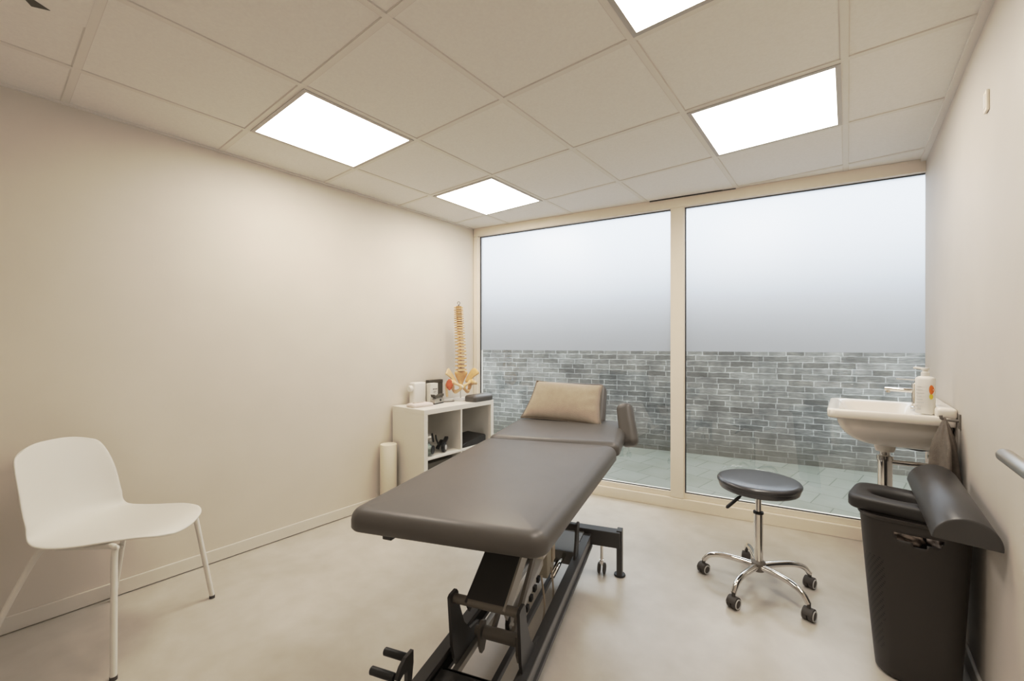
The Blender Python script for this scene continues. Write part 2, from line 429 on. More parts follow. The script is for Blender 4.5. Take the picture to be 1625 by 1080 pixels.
# ------------------------------------------------------------------ window wall
win = bpy.data.objects.new('window_1', None); COL.objects.link(win); win['kind'] = 'structure'
win['label'] = 'floor to ceiling window of two panes, frosted film above and clear glass below'
def wpt(x, d, z): # point on the window line, d metres into the garden
    p = Vector((x, WY(x), 0))+WN*d; return Vector((p.x, p.y, z))
def wbar(bm, xa, xb, d0, d1, z0, z1, bev=.003):
    a, c = wpt(xa, (d0+d1)/2, (z0+z1)/2), wpt(xb, (d0+d1)/2, (z0+z1)/2)
    bar(bm, a, c, abs(d1-d0), z1-z0, bev=bev)
ZT, ZB = CAMH+1.0144, CAMH-1.0995
J0, J1, U0, U1 = -2.785, -2.737, -1.047, -.950
bm = B(); wbar(bm, XL, XR+.01, -.032, .05, ZT, ZC+.006)
struct('top_rail', bm, 'frame', win)
bm = B(); wbar(bm, XL, XR+.01, -.035, .05, .0, .078); wbar(bm, XL, XR, -.012, .05, .078, ZB, .002)
struct('bottom_rail', bm, 'frame', win)
bm = B(); wbar(bm, XL-.002, J1-.010, -.03, .05, .1, ZT); wbar(bm, J1-.012, J1, -.012, .05, .1, ZT)
struct('jamb', bm, 'frame', win)
bm = B(); wbar(bm, U0, U1-.006, -.03, .05, .08, ZT); wbar(bm, U1-.008, U1, -.02, .05, .08, ZT)
struct('mullion', bm, 'frame', win)
bm = B(); wbar(bm, XR+.05, XR+.10, .012, .06, .1, ZT)
struct('jamb', bm, 'frame', win)
bm = B()   # black rubber gaskets round the panes
for xa, xb in ((J1, U0), (U1, XR+.055)):
    wbar(bm, xa, xb, .002, .010, ZT-.006, ZT, 0); wbar(bm, xa, xb, .002, .010, ZB, ZB+.005, 0)
    wbar(bm, xa, xa+.007, .002, .010, ZB, ZT, 0)
struct('gasket', bm, 'black', win)
ZF = 1.165
for xa, xb in ((J1, U0), (U1, XR+.055)):
    bm = poly([wpt(xa, .012, ZB), wpt(xb, .012, ZB), wpt(xb, .012, ZF), wpt(xa, .012, ZF)]); struct('clear_pane', bm, 'glass', win)
    # vertex order: normal towards the room
    bm = B(); vs = [bm.verts.new(p) for p in (wpt(xa, .012, ZF), wpt(xb, .012, ZF), wpt(xb, .012, ZT), wpt(xa, .012, ZT))]; f = bm.faces.new(vs)
    me = bpy.data.meshes.new('frosted_pane'); f.normal_update()
    if f.normal.dot(WN) > 0: bmesh.ops.reverse_faces(bm, faces=[f])
    bm.to_mesh(me); bm.free(); o = bpy.data.objects.new('frosted_pane', me); COL.objects.link(o); me.materials.append(M['film']); o.parent = win

# ------------------------------------------------------------------ outside
def bwy(x): return 4.85+(.49/2.27)*(x+2.01)
bm = B()
def uvface(bm, pts, uvs):
    uvl = bm.loops.layers.uv.verify(); f = bm.faces.new([bm.verts.new(p) for p in pts])
    for l, uv in zip(f.loops, uvs): l[uvl].uv = uv
    return f
xa, xb, ht = -7., 5., 1.93
Lw = math.hypot(xb-xa, bwy(xb)-bwy(xa))
uvface(bm, [(xa, bwy(xa), -.03), (xb, bwy(xb), -.03), (xb, bwy(xb), ht), (xa, bwy(xa), ht)], [(0, 0), (Lw, 0), (Lw, ht), (0, ht)])
uvface(bm, [(xa, bwy(xa), ht), (xb, bwy(xb), ht), (xb, bwy(xb)+.2, ht), (xa, bwy(xa)+.2, ht)], [(0, 0), (Lw, 0), (Lw, .2), (0, .2)])
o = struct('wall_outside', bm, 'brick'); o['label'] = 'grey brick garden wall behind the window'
bm = B(); prism(bm, [(-7, WY(-7)+.05, -.12), (5, WY(5)+.05, -.12), (5, bwy(5)+.1, -.12), (-7, bwy(-7)+.1, -.12)], (0, 0, .10), (0, 0, 0))
o = struct('floor_outside', bm, 'paver'); o['label'] = 'pale paved patio outside the window'

# ------------------------------------------------------------------ ceiling lights
def light(x0, y0, first=None, label=''):
    if first is None:
        t = thing('ceiling_light_panel', label, 'ceiling light', (x0+.3, y0+.3, ZC), group='square ceiling light panels')
        bm = B()
        for a in ((-.288, .288, -.288, -.270), (-.288, .288, .270, .288), (-.288, -.270, -.27, .27), (.270, .288, -.27, .27)): box(bm, a[0], a[1], a[2], a[3], -.0004, .006)
        obj('frame', bm, 'lframe', t)
        bm = poly([(-.271, -.271, .0005), (-.271, .271, .0005), (.271, .271, .0005), (.271, -.271, .0005)])
        obj('diffuser', bm, 'diff', t)
        return t
    t = copy_tree(first); t.location = (x0+.3, y0+.3, ZC); t['label'] = label; return t
L0 = light(GX[0], .838, None, 'large bright square light panel over the left wall, nearer of the two on the left')
light(GX[0], 2.038, L0, 'bright square light panel farthest away, near the left end of the window top')
light(GX[3], 2.038, L0, 'bright square light panel in the ceiling near the right pane of the window')
light(GX[3], .838, L0, 'bright light panel cut off by the top edge of the picture')

# ceiling vent, top left corner of the picture
t = thing('ceiling_vent', 'pale square ceiling plate with a dark slot, in the upper left corner', 'vent', (-2.105, -.06, ZC))
bm = B(); prism(bm, [(.059, .284, 0), (.265, .284, 0), (.265, -.27, 0), (-.145, -.27, 0), (-.195, -.08, 0)], (0, 0, .008), (0, 0, -.006)); obj('plate', bm, 'ceil', t)
bm = B(); prism(bm, [(.053, .163, 0), (.074, .202, 0), (.095, .169, 0), (.125, .10, 0), (.085, .145, 0)], (0, 0, .002), (0, 0, -.0075)); obj('slot', bm, 'boxdark', t)

# ------------------------------------------------------------------ treatment table
AO, BO = -.575, 1.6
pA, pB = Vector((.9527, .304, 0)), Vector((-.304, .9527, 0))
tw = pA*AO+pB*BO
tab = thing('treatment_table', 'height-adjustable treatment table with grey padded top on a dark steel frame', 'treatment table', (tw.x, tw.y, 0), math.atan2(.304, .9527))
def T(a, b, z): return Vector((a-AO, b-BO, z))
def T2(a, b): return (a-AO, b-BO)
def tbox(bm, a0, a1, b0, b1, z0, z1, bev=.003): box(bm, a0-AO, a1-AO, b0-BO, b1-BO, z0, z1, bev)
# leg section
zf = lambda x, y: .62+.035*((y+BO)-1.1)/1.03
bm = B(); cushion(bm, [T2(-1.0, 1.072), T2(-.338, 1.108), T2(-.258, 2.128), T2(-.955, 2.085)], zf, .066, r=.055, edge=.036, crown=.006)
obj('leg_cushion', bm, 'vinyl', tab, True, 50)
# back section
zf2 = lambda x, y: .656+.01*((y+BO)-2.1)/.6
bm = B(); cushion(bm, [T2(-.955, 2.092), T2(-.258, 2.135), T2(-.268, 2.74), T2(-.972, 2.70)], zf2, .068, r=.04, edge=.034, crown=.005)
obj('back_cushion', bm, 'vinyl', tab, True, 50)
# raised head rest
hb, hz, an = 2.63, .700, math.radians(58)
hd = Vector((0, math.cos(an), math.sin(an))); hn = Vector((0, -math.sin(an), math.cos(an)))
bm = B(); cushion(bm, [(-.245, 0), (.245, 0), (.235, .30), (-.235, .30)], lambda x, y: 0, .06, r=.05, edge=.025)
mm = Matrix((Vector((1, 0, 0)), hd, hn)).transposed().to_4x4(); mm.translation = T(-.655, hb+.06, hz-.02)
bmesh.ops.transform(bm, matrix=mm, verts=bm.verts[:]); obj('head_cushion', bm, 'vinyl', tab, True, 50)
# arm pad to the right of the head rest
bm = B(); cushion(bm, [(-.052, 0), (.052, 0), (.045, .255), (-.045, .255)], lambda x, y: 0, .055, r=.035, edge=.028, crown=.0)
an2 = math.radians(66); d2 = Vector((-.18, math.cos(an2), math.sin(an2))).normalized(); n2_ = Vector((-.25, -math.sin(an2), math.cos(an2))); n2_ = (n2_-d2*n2_.dot(d2)).normalized(); s2 = d2.cross(n2_)
mm = Matrix((s2, d2, n2_)).transposed().to_4x4(); mm.translation = T(-.232, 2.49, .628)
bmesh.ops.transform(bm, matrix=mm, verts=bm.verts[:]); obj('arm_cushion', bm, 'vinyl', tab, True, 50)
bm = B(); bar(bm, T(-.26, 2.57, .640), T(-.40, 2.57, .645), .03, .012); bar(bm, T(-.232, 2.53, .65), T(-.26, 2.575, .642), .03, .012); obj('arm_bracket', bm, 'steel_d', tab)
# steel sub frame under the cushions
bm = B()
for a0, a1 in ((-.925, -.895), (-.385, -.355)): bar(bm, T((a0+a1)/2, 1.17, .606), T((a0+a1)/2+.03, 2.08, .636), .028, .026); bar(bm, T((a0+a1)/2+.03, 2.12, .642), T((a0+a1)/2+.03, 2.66, .650), .028, .026)
bar(bm, T(-.92, 1.28, .604), T(-.36, 1.28, .604), .03, .024); bar(bm, T(-.9, 1.95, .628), T(-.34, 1.95, .628), .03, .024); bar(bm, T(-.9, 2.55, .645), T(-.34, 2.55, .645), .03, .024)
obj('top_frame', bm, 'alu', tab)
bm = B(); tbox(bm, -.890, -.855, 1.13, 1.30, .583, .612); obj('bracket', bm, 'steel_d', tab)
bm = B(); bar(bm, T(-.37, 1.56, .614), T(-.325, 1.56, .611), .02, .010, bev=.002); obj('bracket', bm, 'alu', tab)
# base: rails
for a0, a1, s in ((-.735, -.695, -1), (-.45, -.412, 1)):
    bm = B()
    w0 = a0+.006 if s < 0 else a1-.014
    tbox(bm, w0, w0+.008, .80, 2.24, .157, .209, 0)
    rl_ = obj('rail', bm, 'rail', tab)
    bm = B(); tbox(bm, a0, a1, .80, 2.24, .208, .216, .001); obj('upper_flange', bm, 'steel_d', rl_)
    bm = B(); tbox(bm, a0, a1+(.004 if s > 0 else 0), .80, 2.24, .142, .158, .001); obj('lower_flange', bm, 'steel_d', rl_)
bm = B(); tbox(bm, -.4125, -.4112, 1.0, 1.085, .166, .200, 0); obj('sticker', bm, 'paper', tab)
# cross beams with feet
for b0, n in ((2.225, 1), (.815, -1)):
    bm = B(); tbox(bm, -.885, -.265, b0, b0+.06, .158, .238, .003); obj('cross_beam', bm, 'steel_d', tab)
    for a in (-.88, -.27):
        bm = B(); tbox(bm, a-.014, a+.014, b0+.018, b0+.068, .004, .243, .002); lg = obj('leg', bm, 'steel_d', tab)
        bm = B(); lathe(bm, [(.028, 0), (.030, .004), (.028, .010), (.012, .014)], 24, T(a, b0+.043, 0)); obj('foot', bm, 'black', lg, True, 40)
    for a in (-.80, -.362):
        bm = B(); tube(bm, [T(a, b0+.03, .06), T(a, b0+.03, .16)], .008); 
        obox(bm, T(a, b0+.03, .062), (1, 0, 0), (0, 1, 0), (0, 0, 1), .010, .012, .014, .002)
        cs = obj('caster', bm, 'chrome', tab, True, 30)
        for k in (-1, 1):
            bm = B(); lathe(bm, [(.0, -.007), (.022, -.007), (.028, -.004), (.028, .004), (.022, .007), (0, .007)], 24, T(a+k*.014, b0+.03, .029), (1, 0, 0)); obj('wheel', bm, 'tyre', cs, True, 40)
# end plate
bm = B(); tbox(bm, -.70, -.45, 1.98, 2.225, .214, .222); tbox(bm, -.70, -.45, 1.98, 1.988, .16, .222, 0); obj('end_plate', bm, 'rail', tab)
bm = B(); tbox(bm, -.696, -.448, .875, 1.182, .176, .186); tbox(bm, -.696, -.448, 1.172, 1.182, .15, .186, 0); obj('end_plate', bm, 'steel_d', tab)
# guide bars
for a0, a1, m in ((-.672, -.650, 'alu'), (-.535, -.517, 'steel_d')):
    bm = B(); tbox(bm, a0, a1, 1.17, 2.0, .150, .172, .002); obj('guide_bar', bm, m, tab)
# gusset plates carrying the upper pivot tube
def gusset(a, b0=1.20, flip=1, top=.418):
    bm = B()
    f = lambda b, z: T(a, b0+flip*b, z)
    P = [f(-.022, top-.006), f(-.012, top), f(.022, top), f(.032, top-.012), f(.045, top-.07), f(.075, top-.14), f(.12, top-.19), f(.19, .214), f(.19, .160), f(.03, .160), f(.008, .20), f(-.005, .25)]
    prism(bm, P, (.010, 0, 0), (-.005, 0, 0)); return bm
for a in (-.672, -.437): obj('gusset', gusset(a), 'steel_d', tab)
for a in (-.672, -.437): obj('gusset', gusset(a, 2.0, -1, .36), 'steel_d', tab)
bm = B(); tube(bm, [T(-.668, 1.208, .396), T(-.44, 1.208, .396)], .0145, 20); obj('pivot_tube', bm, 'steel_m', tab, True, 40)
bm = B(); tube(bm, [T(-.668, 1.99, .34), T(-.44, 1.99, .34)], .0145, 20); obj('pivot_tube', bm, 'steel_d', tab, True, 40)
bm = B(); tube(bm, [T(-.612, 1.32, .228), T(-.492, 1.32, .228)], .021, 24); tube(bm, [T(-.63, 1.32, .228), T(-.645, 1.32, .228)], .016, 12); lt = obj('slide_tube', bm, 'steel_m', tab, True, 40)
for a in (-.625, -.486):
    bm = B(); prism(bm, [T(a, 1.30, .25), T(a, 1.325, .262), T(a, 1.35, .25), T(a, 1.35, .18), T(a, 1.335, .155), T(a, 1.315, .155), T(a, 1.30, .19)], (.010, 0, 0), (-.005, 0, 0)); obj('flange', bm, 'steel_m', lt)
# front lifting arm: panel with folded flanks
up = (T(0, 1.56, .608)-T(0, 1.205, .402)); ud = up.normalized(); un = Vector((1, 0, 0)).cross(ud)
bm = B(); c = (T(0, 1.56, .608)+T(0, 1.205, .402))/2
obox(bm, Vector((-.555-AO, c.y, c.z))+un*(.004), (1, 0, 0), ud, un, .062, up.length/2, .004)
ar = obj('lift_arm', bm, 'steel_d', tab)
for a, m in ((-.619, 'steel_d'), (-.489, 'flank')):  # right flank painted as lit metal, left one kept dark
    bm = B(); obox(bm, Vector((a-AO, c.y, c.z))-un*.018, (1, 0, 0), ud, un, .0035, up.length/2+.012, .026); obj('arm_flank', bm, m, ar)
# second link under it, light grey
bm = B(); bar(bm, T(-.585, 1.335, .235), T(-.585, 1.62, .45), .028, .010, up=(1, 0, 0)); bar(bm, T(-.512, 1.335, .235), T(-.512, 1.66, .47), .012, .030, up=(0, 0, 1)); obj('link_arm', bm, 'steel_m', tab)
# far lifting arm
up2 = (T(0, 2.34, .62)-T(0, 1.99, .34)); u2 = up2.normalized(); un2 = Vector((1, 0, 0)).cross(u2); c2 = (T(0, 2.34, .62)+T(0, 1.99, .34))/2
bm = B(); obox(bm, Vector((-.555-AO, c2.y, c2.z)), (1, 0, 0), u2, un2, .062, up2.length/2, .018, .003); obj('lift_arm', bm, 'steel_d', tab)
# actuator: motor housing, white tube, chrome rod
bm = B(); obox(bm, T(-.520, 1.735, .345), (1, 0, 0), (0, 1, 0), (0, 0, 1), .026, .052, .105, .008); mt = obj('motor_housing', bm, 'beige_box', tab, True, 35)
bm = B(); obox(bm, T(-.492, 1.76, .345), (1, 0, 0), (0, 1, 0), (0, 0, 1), .004, .020, .06, .001); obj('motor_cover', bm, 'cable', mt)
bm = B(); bar(bm, T(-.53, 1.34, .245), T(-.53, 1.72, .315), .034, .034, bev=.005); obj('actuator', bm, 'lightgrey', tab, True, 35)
bm = B(); tube(bm, [T(-.498, 1.77, .205), T(-.498, 2.02, .205)], .010, 16); obj('chrome_rod', bm, 'chrome', tab, True)
bm = B(); obox(bm, T(-.536, 1.345, .262), (1, 0, 0), (0, 1, 0), (0, 0, 1), .008, .008, .020, .003); obj('plug', bm, 'black', tab)
bm = B(); tube(bm, smooth_path([T(-.495, 1.60, .30), T(-.47, 1.56, .20), T(-.475, 1.50, .12), T(-.50, 1.44, .035), T(-.475, 1.52, .012), T(-.49, 1.62, .02), T(-.47, 1.68, .16), T(-.49, 1.73, .27)], 8), .004, 8); obj('cable', bm, 'cable', tab, True)
bm = B()
for k in range(5): obox(bm, T(-.508, 1.42+.045*k, .235+.012*k), (1, 0, 0), (0, 1, 0), (0, 0, 1), .006, .012, .010, .002)
obj('cable_clip', bm, 'black', tab)
# foot pedal with two rollers
bm = B()
prism(bm, [T(-.80, 1.078, .19), T(-.80, 1.10, .214), T(-.80, 1.125, .226), T(-.80, 1.165, .226), T(-.80, 1.165, .185), T(-.80, 1.15, .10), T(-.80, 1.13, .10), T(-.80, 1.132, .180), T(-.80, 1.11, .184), T(-.80, 1.09, .176)], (.012, 0, 0), (-.006, 0, 0))
bar(bm, T(-.80, 1.14, .112), T(-.725, 1.14, .165), .02, .012); pd = obj('foot_pedal', bm, 'steel_d', tab)
for b, z in ((1.083, .192), (1.150, .206)):
    bm = B(); tube(bm, [T(-.895, b, z), T(-.893, b, z), T(-.81, b, z), T(-.808, b, z)], [.0105, .0125, .0125, .011], 20); obj('roller', bm, 'black', pd, True, 40)

# ------------------------------------------------------------------ pillow
def pillow(name, w, h, t, mtx, m, mp, label, cat):
    bm = B(); n = 24; front = []; back = []
    def f(u, v):
        pin = 1-.055*(1-abs(v)**2.0)*abs(u)**6
        pin2 = 1-.07*(1-abs(u)**2.0)*abs(v)**6
        th = t*max(0, (1-abs(u)**2.6))**.55*max(0, (1-abs(v)**2.6))**.55
        wr = .0025*math.sin(4*u+3*v+.6)*(1-u*u)+.004*max(0, u)**3*math.sin(12*v-7*u)*(1-v*v)
        return (u*w/2*pin*(1-.075*v), v*h/2*pin2, th, wr)
    for i in range(n+1):
        fr, bk = [], []
        for j in range(n+1):
            u, v = -1+2*i/n, -1+2*j/n; x, y, th, wr = f(u, v)
            edge = i in (0, n) or j in (0, n)
            a = bm.verts.new((x, y, 0 if edge else th+wr*min(1, th/t*2)))
            fr.append(a); bk.append(a if edge else bm.verts.new((x, y, -th*.8)))
        front.append(fr); back.append(bk)
    for i in range(n):
        for j in range(n):
            bm.faces.new((front[i][j], front[i+1][j], front[i+1][j+1], front[i][j+1]))
            bm.faces.new((back[i][j], back[i][j+1], back[i+1][j+1], back[i+1][j]))
    rim = [front[i][0].co.copy() for i in range(n+1)]+[front[n][j].co.copy() for j in range(1, n+1)]+[front[i][n].co.copy() for i in range(n-1, -1, -1)]+[front[0][j].co.copy() for j in range(n-1, 0, -1)]
    bmesh.ops.transform(bm, matrix=mtx, verts=bm.verts[:])
    o = obj(name, bm, m, None, True); tag(o, label, cat)
    bm = B(); tube(bm, [mtx @ p for p in rim]+[mtx @ rim[0]], .0035, 6); obj('piping', bm, mp, o, True)
    return o
pc = pA*(-.668)+pB*(2.655)
an3 = math.radians(52)
pd_ = Vector((0, 0, 1))*math.sin(an3)+pB*math.cos(an3)+pA*.06; pd_.normalize()
px0 = pA+Vector((0, 0, .045)); px_ = (px0-pd_*px0.dot(pd_)).normalized(); pn_ = px_.cross(pd_)
mm = Matrix((px_, pd_, pn_)).transposed().to_4x4(); mm.translation = Vector((pc.x, pc.y, .846))
pillow('pillow', .49, .29, .055, mm, 'pillow', 'piping', 'beige fabric pillow leaning on the raised head end of the treatment table', 'pillow')

# ------------------------------------------------------------------ chair
ce, cl = Vector((.785, .616, 0)).normalized(), Vector((-.617, .787, 0)).normalized()
ch = thing('shell_chair', 'white plastic shell chair on four white metal legs by the left wall', 'chair', (-2.253, .495, 0), math.atan2(ce.y, ce.x))
def cv(e, l, z): return Vector((e, l, z))
prof = [(.060, .436), (.045, .450), (.005, .460), (-.08, .456), (-.17, .447), (-.26, .442), (-.33, .446), (-.385, .463), (-.42, .497), (-.44, .545), (-.455, .61), (-.47, .68), (-.485, .745), (-.497, .79), (-.505, .815)]
hw = [.055, .118, .160, .196, .216, .221, .214, .203, .196, .195, .194, .188, .178, .162, .128]
sp = smooth_path([(p[0], w, p[1]) for p, w in zip(prof, hw)], 4)
bm = B(); n = 20; rows = []
for i, p in enumerate(sp):
    s = i/(len(sp)-1); r = []
    bk = min(1, max(0, (s-.42)/.2))
    for j in range(n+1):
        u = -1+2*j/n
        z = p.z+.018*(u*u)*(1-bk)*min(1, .35+s/.35)
        e = p.x+.055*(abs(u)**2.2)*bk*(1-.5*max(0, s-.75)/.25)
        # the rounded top edge of the back
        if s > .8: z -= .020*abs(u)**3*(s-.8)/.2
        r.append(bm.verts.new(cv(e, p.y*u, z)))
    rows.append(r)
for a, b_ in zip(rows, rows[1:]):
    for j in range(n): bm.faces.new((a[j], a[j+1], b_[j+1], b_[j]))
o = obj('shell', bm, 'chair_w', ch, True)
md = o.modifiers.new('thickness', 'SOLIDIFY'); md.thickness = .009; md.offset = 0
md = o.modifiers.new('smooth', 'SUBSURF'); md.levels = 1; md.render_levels = 1
legs = [((0.0, -.247), (-.045, -.195)), ((.0, .247), (-.045, .195)), ((-.53, -.235), (-.30, -.15)), ((-.455, .23), (-.285, .175))]
for k, (ft, tp) in enumerate(legs):
    bm = B()
    zt_ = .456 if k < 2 else .440
    top = cv(tp[0], tp[1], zt_); mid = cv(tp[0]*.93+ft[0]*.07, tp[1]*.9+ft[1]*.1, .40)
    inn = cv(tp[0]+(-.10 if k < 2 else .10), tp[1]*.86, .446 if k < 2 else .440)
    if k >= 2: mid = cv(tp[0]-.07, tp[1]-(.02 if k == 2 else -.02), .405)
    P = smooth_path([inn, top, mid, cv(ft[0], ft[1], .012)], 8)
    tube(bm, P, [.0105]*len(P), 14); lg = obj('leg', bm, 'chair_w', ch, True, 50)
    bm = B(); d = (P[-1]-P[-3]).normalized(); tube(bm, [cv(ft[0], ft[1], .0), cv(ft[0], ft[1], .014)], .0115, 14); obj('foot_cap', bm, 'tyre', lg, True, 50)
bm = B()
for l in (-.15, .15): tube(bm, [cv(-.31, l, .432), cv(-.06, l, .437)], .009, 10)
tube(bm, [cv(-.20, -.15, .434), cv(-.20, .15, .434)], .009, 10); obj('seat_frame', bm, 'chair_w', ch, True)

# ------------------------------------------------------------------ stool
st = thing('rolling_stool', 'round dark upholstered stool with chrome column and five castors before the window', 'stool', (-.352, 2.40, 0))
bm = B(); lathe(bm, [(0, .492), (.13, .492), (.168, .494), (.176, .498), (.180, .512), (.181, .522), (.186, .525), (.187, .533), (.181, .541), (.165, .5445), (.10, .547), (0, .548)], 64); seat = obj('seat', bm, 'vinyl_s', st, True, 60)
bm = B(); lathe(bm, [(.1825, .5215), (.1855, .524), (.1825, .5265)], 64); obj('seam', bm, 'black', seat, True)
bm = B(); obox(bm, (0, 0, .486), (1, 0, 0), (0, 1, 0), (0, 0, 1), .07, .07, .007, .002); obj('seat_plate', bm, 'black', st)
bm = B(); lathe(bm, [(.0, .30), (.0135, .30), (.0135, .482), (0, .482)], 20); obj('piston', bm, 'chrome', st, True, 40)
bm = B(); lathe(bm, [(.0, .12), (.0205, .12), (.0205, .375), (.015, .38), (0, .38)], 24); cl_ = obj('column', bm, 'chrome', st, True, 40)
bm = B(); lathe(bm, [(.0205, .371), (.0235, .372), (.0235, .381), (.014, .385)], 24); obj('collar', bm, 'black', cl_, True, 40)
bm = B(); lathe(bm, [(0, .088), (.026, .088), (.033, .10), (.033, .130), (.024, .139), (0, .137)], 24); obj('hub', bm, 'steel_m', st, True, 40)
bm = B(); tube(bm, [(-.03, -.02, .484), (-.070, -.055, .458)], .0035, 8); lv = obj('lever', bm, 'black', st, True)
bm = B(); tube(bm, [(-.068, -.053, .460), (-.078, -.061, .450), (-.122, -.095, .404), (-.127, -.099, .399)], [.004, .008, .0085, .004], 10); obj('lever_grip', bm, 'black', lv, True)
ends = [(-.606, 2.379), (-.416, 2.147), (-.135, 2.257), (-.150, 2.562), (-.449, 2.655)]
for i, (ex, ey) in enumerate(ends):
    v = Vector((ex+.352, ey-2.40, 0)); d = v.normalized(); R = v.length
    P = smooth_path([d*.02+Vector((0, 0, .112)), d*.09+Vector((0, 0, .118)), d*(R*.66)+Vector((0, 0, .118)), d*(R*.88)+Vector((0, 0, .102)), d*R+Vector((0, 0, .068))], 7)
    bm = B(); tube(bm, P, [.0160-.0045*k/len(P) for k in range(len(P))], 14); lg = obj('leg', bm, 'chrome', st, True, 60)
    sw = random.Random(i).uniform(-.5, .5); hd_ = Matrix.Rotation([-.42, -.34, -.30, -.32, .1][i], 3, 'Z') @ Vector((1, 0, 0)); fw = Vector((0, 0, 1)).cross(hd_)
    c0 = d*R
    bm = B(); tube(bm, [c0+Vector((0, 0, .050)), c0+Vector((0, 0, .074))], .008, 10)
    # hood over the twin wheels
    pr = [(c0+fw*(math.cos(q_)*.0275)+Vector((0, 0, .027+math.sin(q_)*.0275))) for q_ in [-.35+(PI+.25)*k/12 for k in range(13)]]
    prism(bm, pr, hd_*.040, -hd_*.020); cs = obj('caster', bm, 'tyre', st, True, 40)
    for k in (-1, 1):
        bm = B(); lathe(bm, [(0, -.0112), (.022, -.0112), (.025, -.009), (.025, .007), (.020, .0105), (0, .0105)], 24, c0+hd_*(k*.0125)+Vector((0, 0, .0251)), hd_*k)
        w = obj('wheel', bm, 'tyre', cs, True, 40)
        bm = B(); n_ = 24; rg = []
        for q in range(n_+1):
            a = 2*PI*q/n_; rg.append(c0+hd_*(k*.0228)+Vector((0, 0, .0251))+(fw*math.cos(a)+Vector((0, 0, 1))*math.sin(a))*.020)
        tube(bm, rg, .0028, 6); obj('wheel_ring', bm, 'lightgrey', cs, True)

# ------------------------------------------------------------------ cabinet
cx0, cx1, cy0, cy1, chh = XL+.013, -2.40, 1.97, 2.725, .742
cb = thing('cube_shelf', 'white open cube shelf unit standing on the floor against the left wall', 'shelf unit', ((cx0+cx1)/2, (cy0+cy1)/2, 0))
ox, oy = (cx0+cx1)/2, (cy0+cy1)/2
def cbox(bm, x0, x1, y0, y1, z0, z1, bev=.0015): box(bm, x0-ox, x1-ox, y0-oy, y1-oy, z0, z1, bev)
bm = B(); cbox(bm, cx0, cx1, cy0, cy1, chh-.037, chh); obj('top_panel', bm, 'cab', cb)
bm = B(); cbox(bm, cx0, cx1, cy0, cy1, .0, .036); obj('bottom_panel', bm, 'cab', cb)
for a in (cy0, cy1-.035):
    bm = B(); cbox(bm, cx0, cx1, a, a+.035, .036, chh-.037); obj('side_panel', bm, 'cab', cb)
bm = B(); cbox(bm, cx0, cx1-.002, 2.337, 2.353, .036, chh-.037); obj('divider', bm, 'cab', cb)
for a, b_ in ((cy0+.035, 2.337), (2.353, cy1-.035)):
    bm = B(); cbox(bm, cx0, cx1-.002, a, b_, .372, .388); obj('shelf', bm, 'cab', cb)
bm = B(); cbox(bm, cx0, cx0+.006, cy0+.035, cy1-.035, .036, chh-.037, 0); obj('back_panel', bm, 'cab', cb)

# paper roll standing on the floor
t = thing('paper_roll', 'tall white paper roll standing on the floor by the left end of the shelf unit', 'paper roll', (-2.706, 1.885, 0))
bm = B(); lathe(bm, [(.020, 0), (.058, .0), (.060, .003), (.060, .470), (.058, .473), (.020, .473)], 40); obj('paper', bm, 'paper', t, True, 40)
bm = B(); lathe(bm, [(.0165, .0), (.0195, .0), (.0195, .4725), (.0165, .4725), (.0165, .44), (0, .44)], 24); obj('core', bm, 'card', t, True, 40)

# --- things on the shelf unit
Z0 = chh
t = thing('tissue_dispenser', 'white plastic dispenser box with a rounded knob, leftmost thing on the shelf unit', 'dispenser', (-2.715, 2.155, Z0))
bm = B(); box(bm, -.035, .035, -.052, .068, 0, .172, .012, 3); obj('body', bm, 'white', t, True, 40)
bm = B(); lathe(bm, [(0, -.026), (.020, -.026), (.026, -.018), (.026, .0), (0, .0)], 20, (.0, -.052, .125), (0, 1, 0)); obj('knob', bm, 'white', t, True, 40)
t = thing('product_carton', 'upright white carton with a dark line of print beside the white dispenser', 'box', (-2.665, 2.262, Z0))
bm = B(); box(bm, -.025, .025, -.032, .048, 0, .160, .002); obj('carton', bm, 'cab', t)
bm = B()
for k, (y0, y1) in enumerate(((-.006, .010), (.013, .024), (.027, .040))): box(bm, .0252, .0258, y0, y1, .108, .118)
box(bm, .0252, .0258, .0, .03, .092, .096); box(bm, .0252, .0258, .0, .022, .083, .086); obj('print', bm, 'ink', t)
o = B(); box(o, -.022, .022, -.075, .070, 0, .176, .002); box(o, -.0235, .0235, -.0765, .0715, .150, .1765, .002)
t = obj('storage_box', o, 'boxdark', None); t.location = (-2.752, 2.372, Z0); tag(t, 'dark brown upright box behind the white carton against the wall', 'box')
t = thing('tape_dispenser', 'small silver and black tape dispenser in front of the dark box on the shelf unit', 'tape dispenser', (-2.60, 2.263, Z0), .25)
bm = B(); prism(bm, [(0, -.058, .008), (0, .066, .008), (0, .070, .030), (0, .045, .046), (0, -.04, .046), (0, -.056, .034)], (.044, 0, 0), (-.022, 0, 0)); obj('body', bm, 'alu', t)
bm = B(); box(bm, -.024, .024, -.060, .062, 0, .009, .002); obj('base', bm, 'black', t)
bm = B()
P = [(0, -.060, .078), (0, -.030, .066), (0, .0, .060), (0, .040, .070), (0, .075, .074), (0, .070, .056), (0, .04, .048), (0, -.02, .046), (0, -.05, .056)]
prism(bm, P, (.036, 0, 0), (-.018, 0, 0)); obj('top_arm', bm, 'boxdark', t)
bm = B(); lathe(bm, [(0, 0), (.009, 0), (.009, .003), (0, .003)], 16, (.0225, .018, .028), (1, 0, 0)); obj('knob', bm, 'black', t, True, 40)
bm = B(); tube(bm, [(-.06, 0, 0.004), (.055, 0, .004), (.068, 0, .004)], [.0045, .0045, .001], 10)
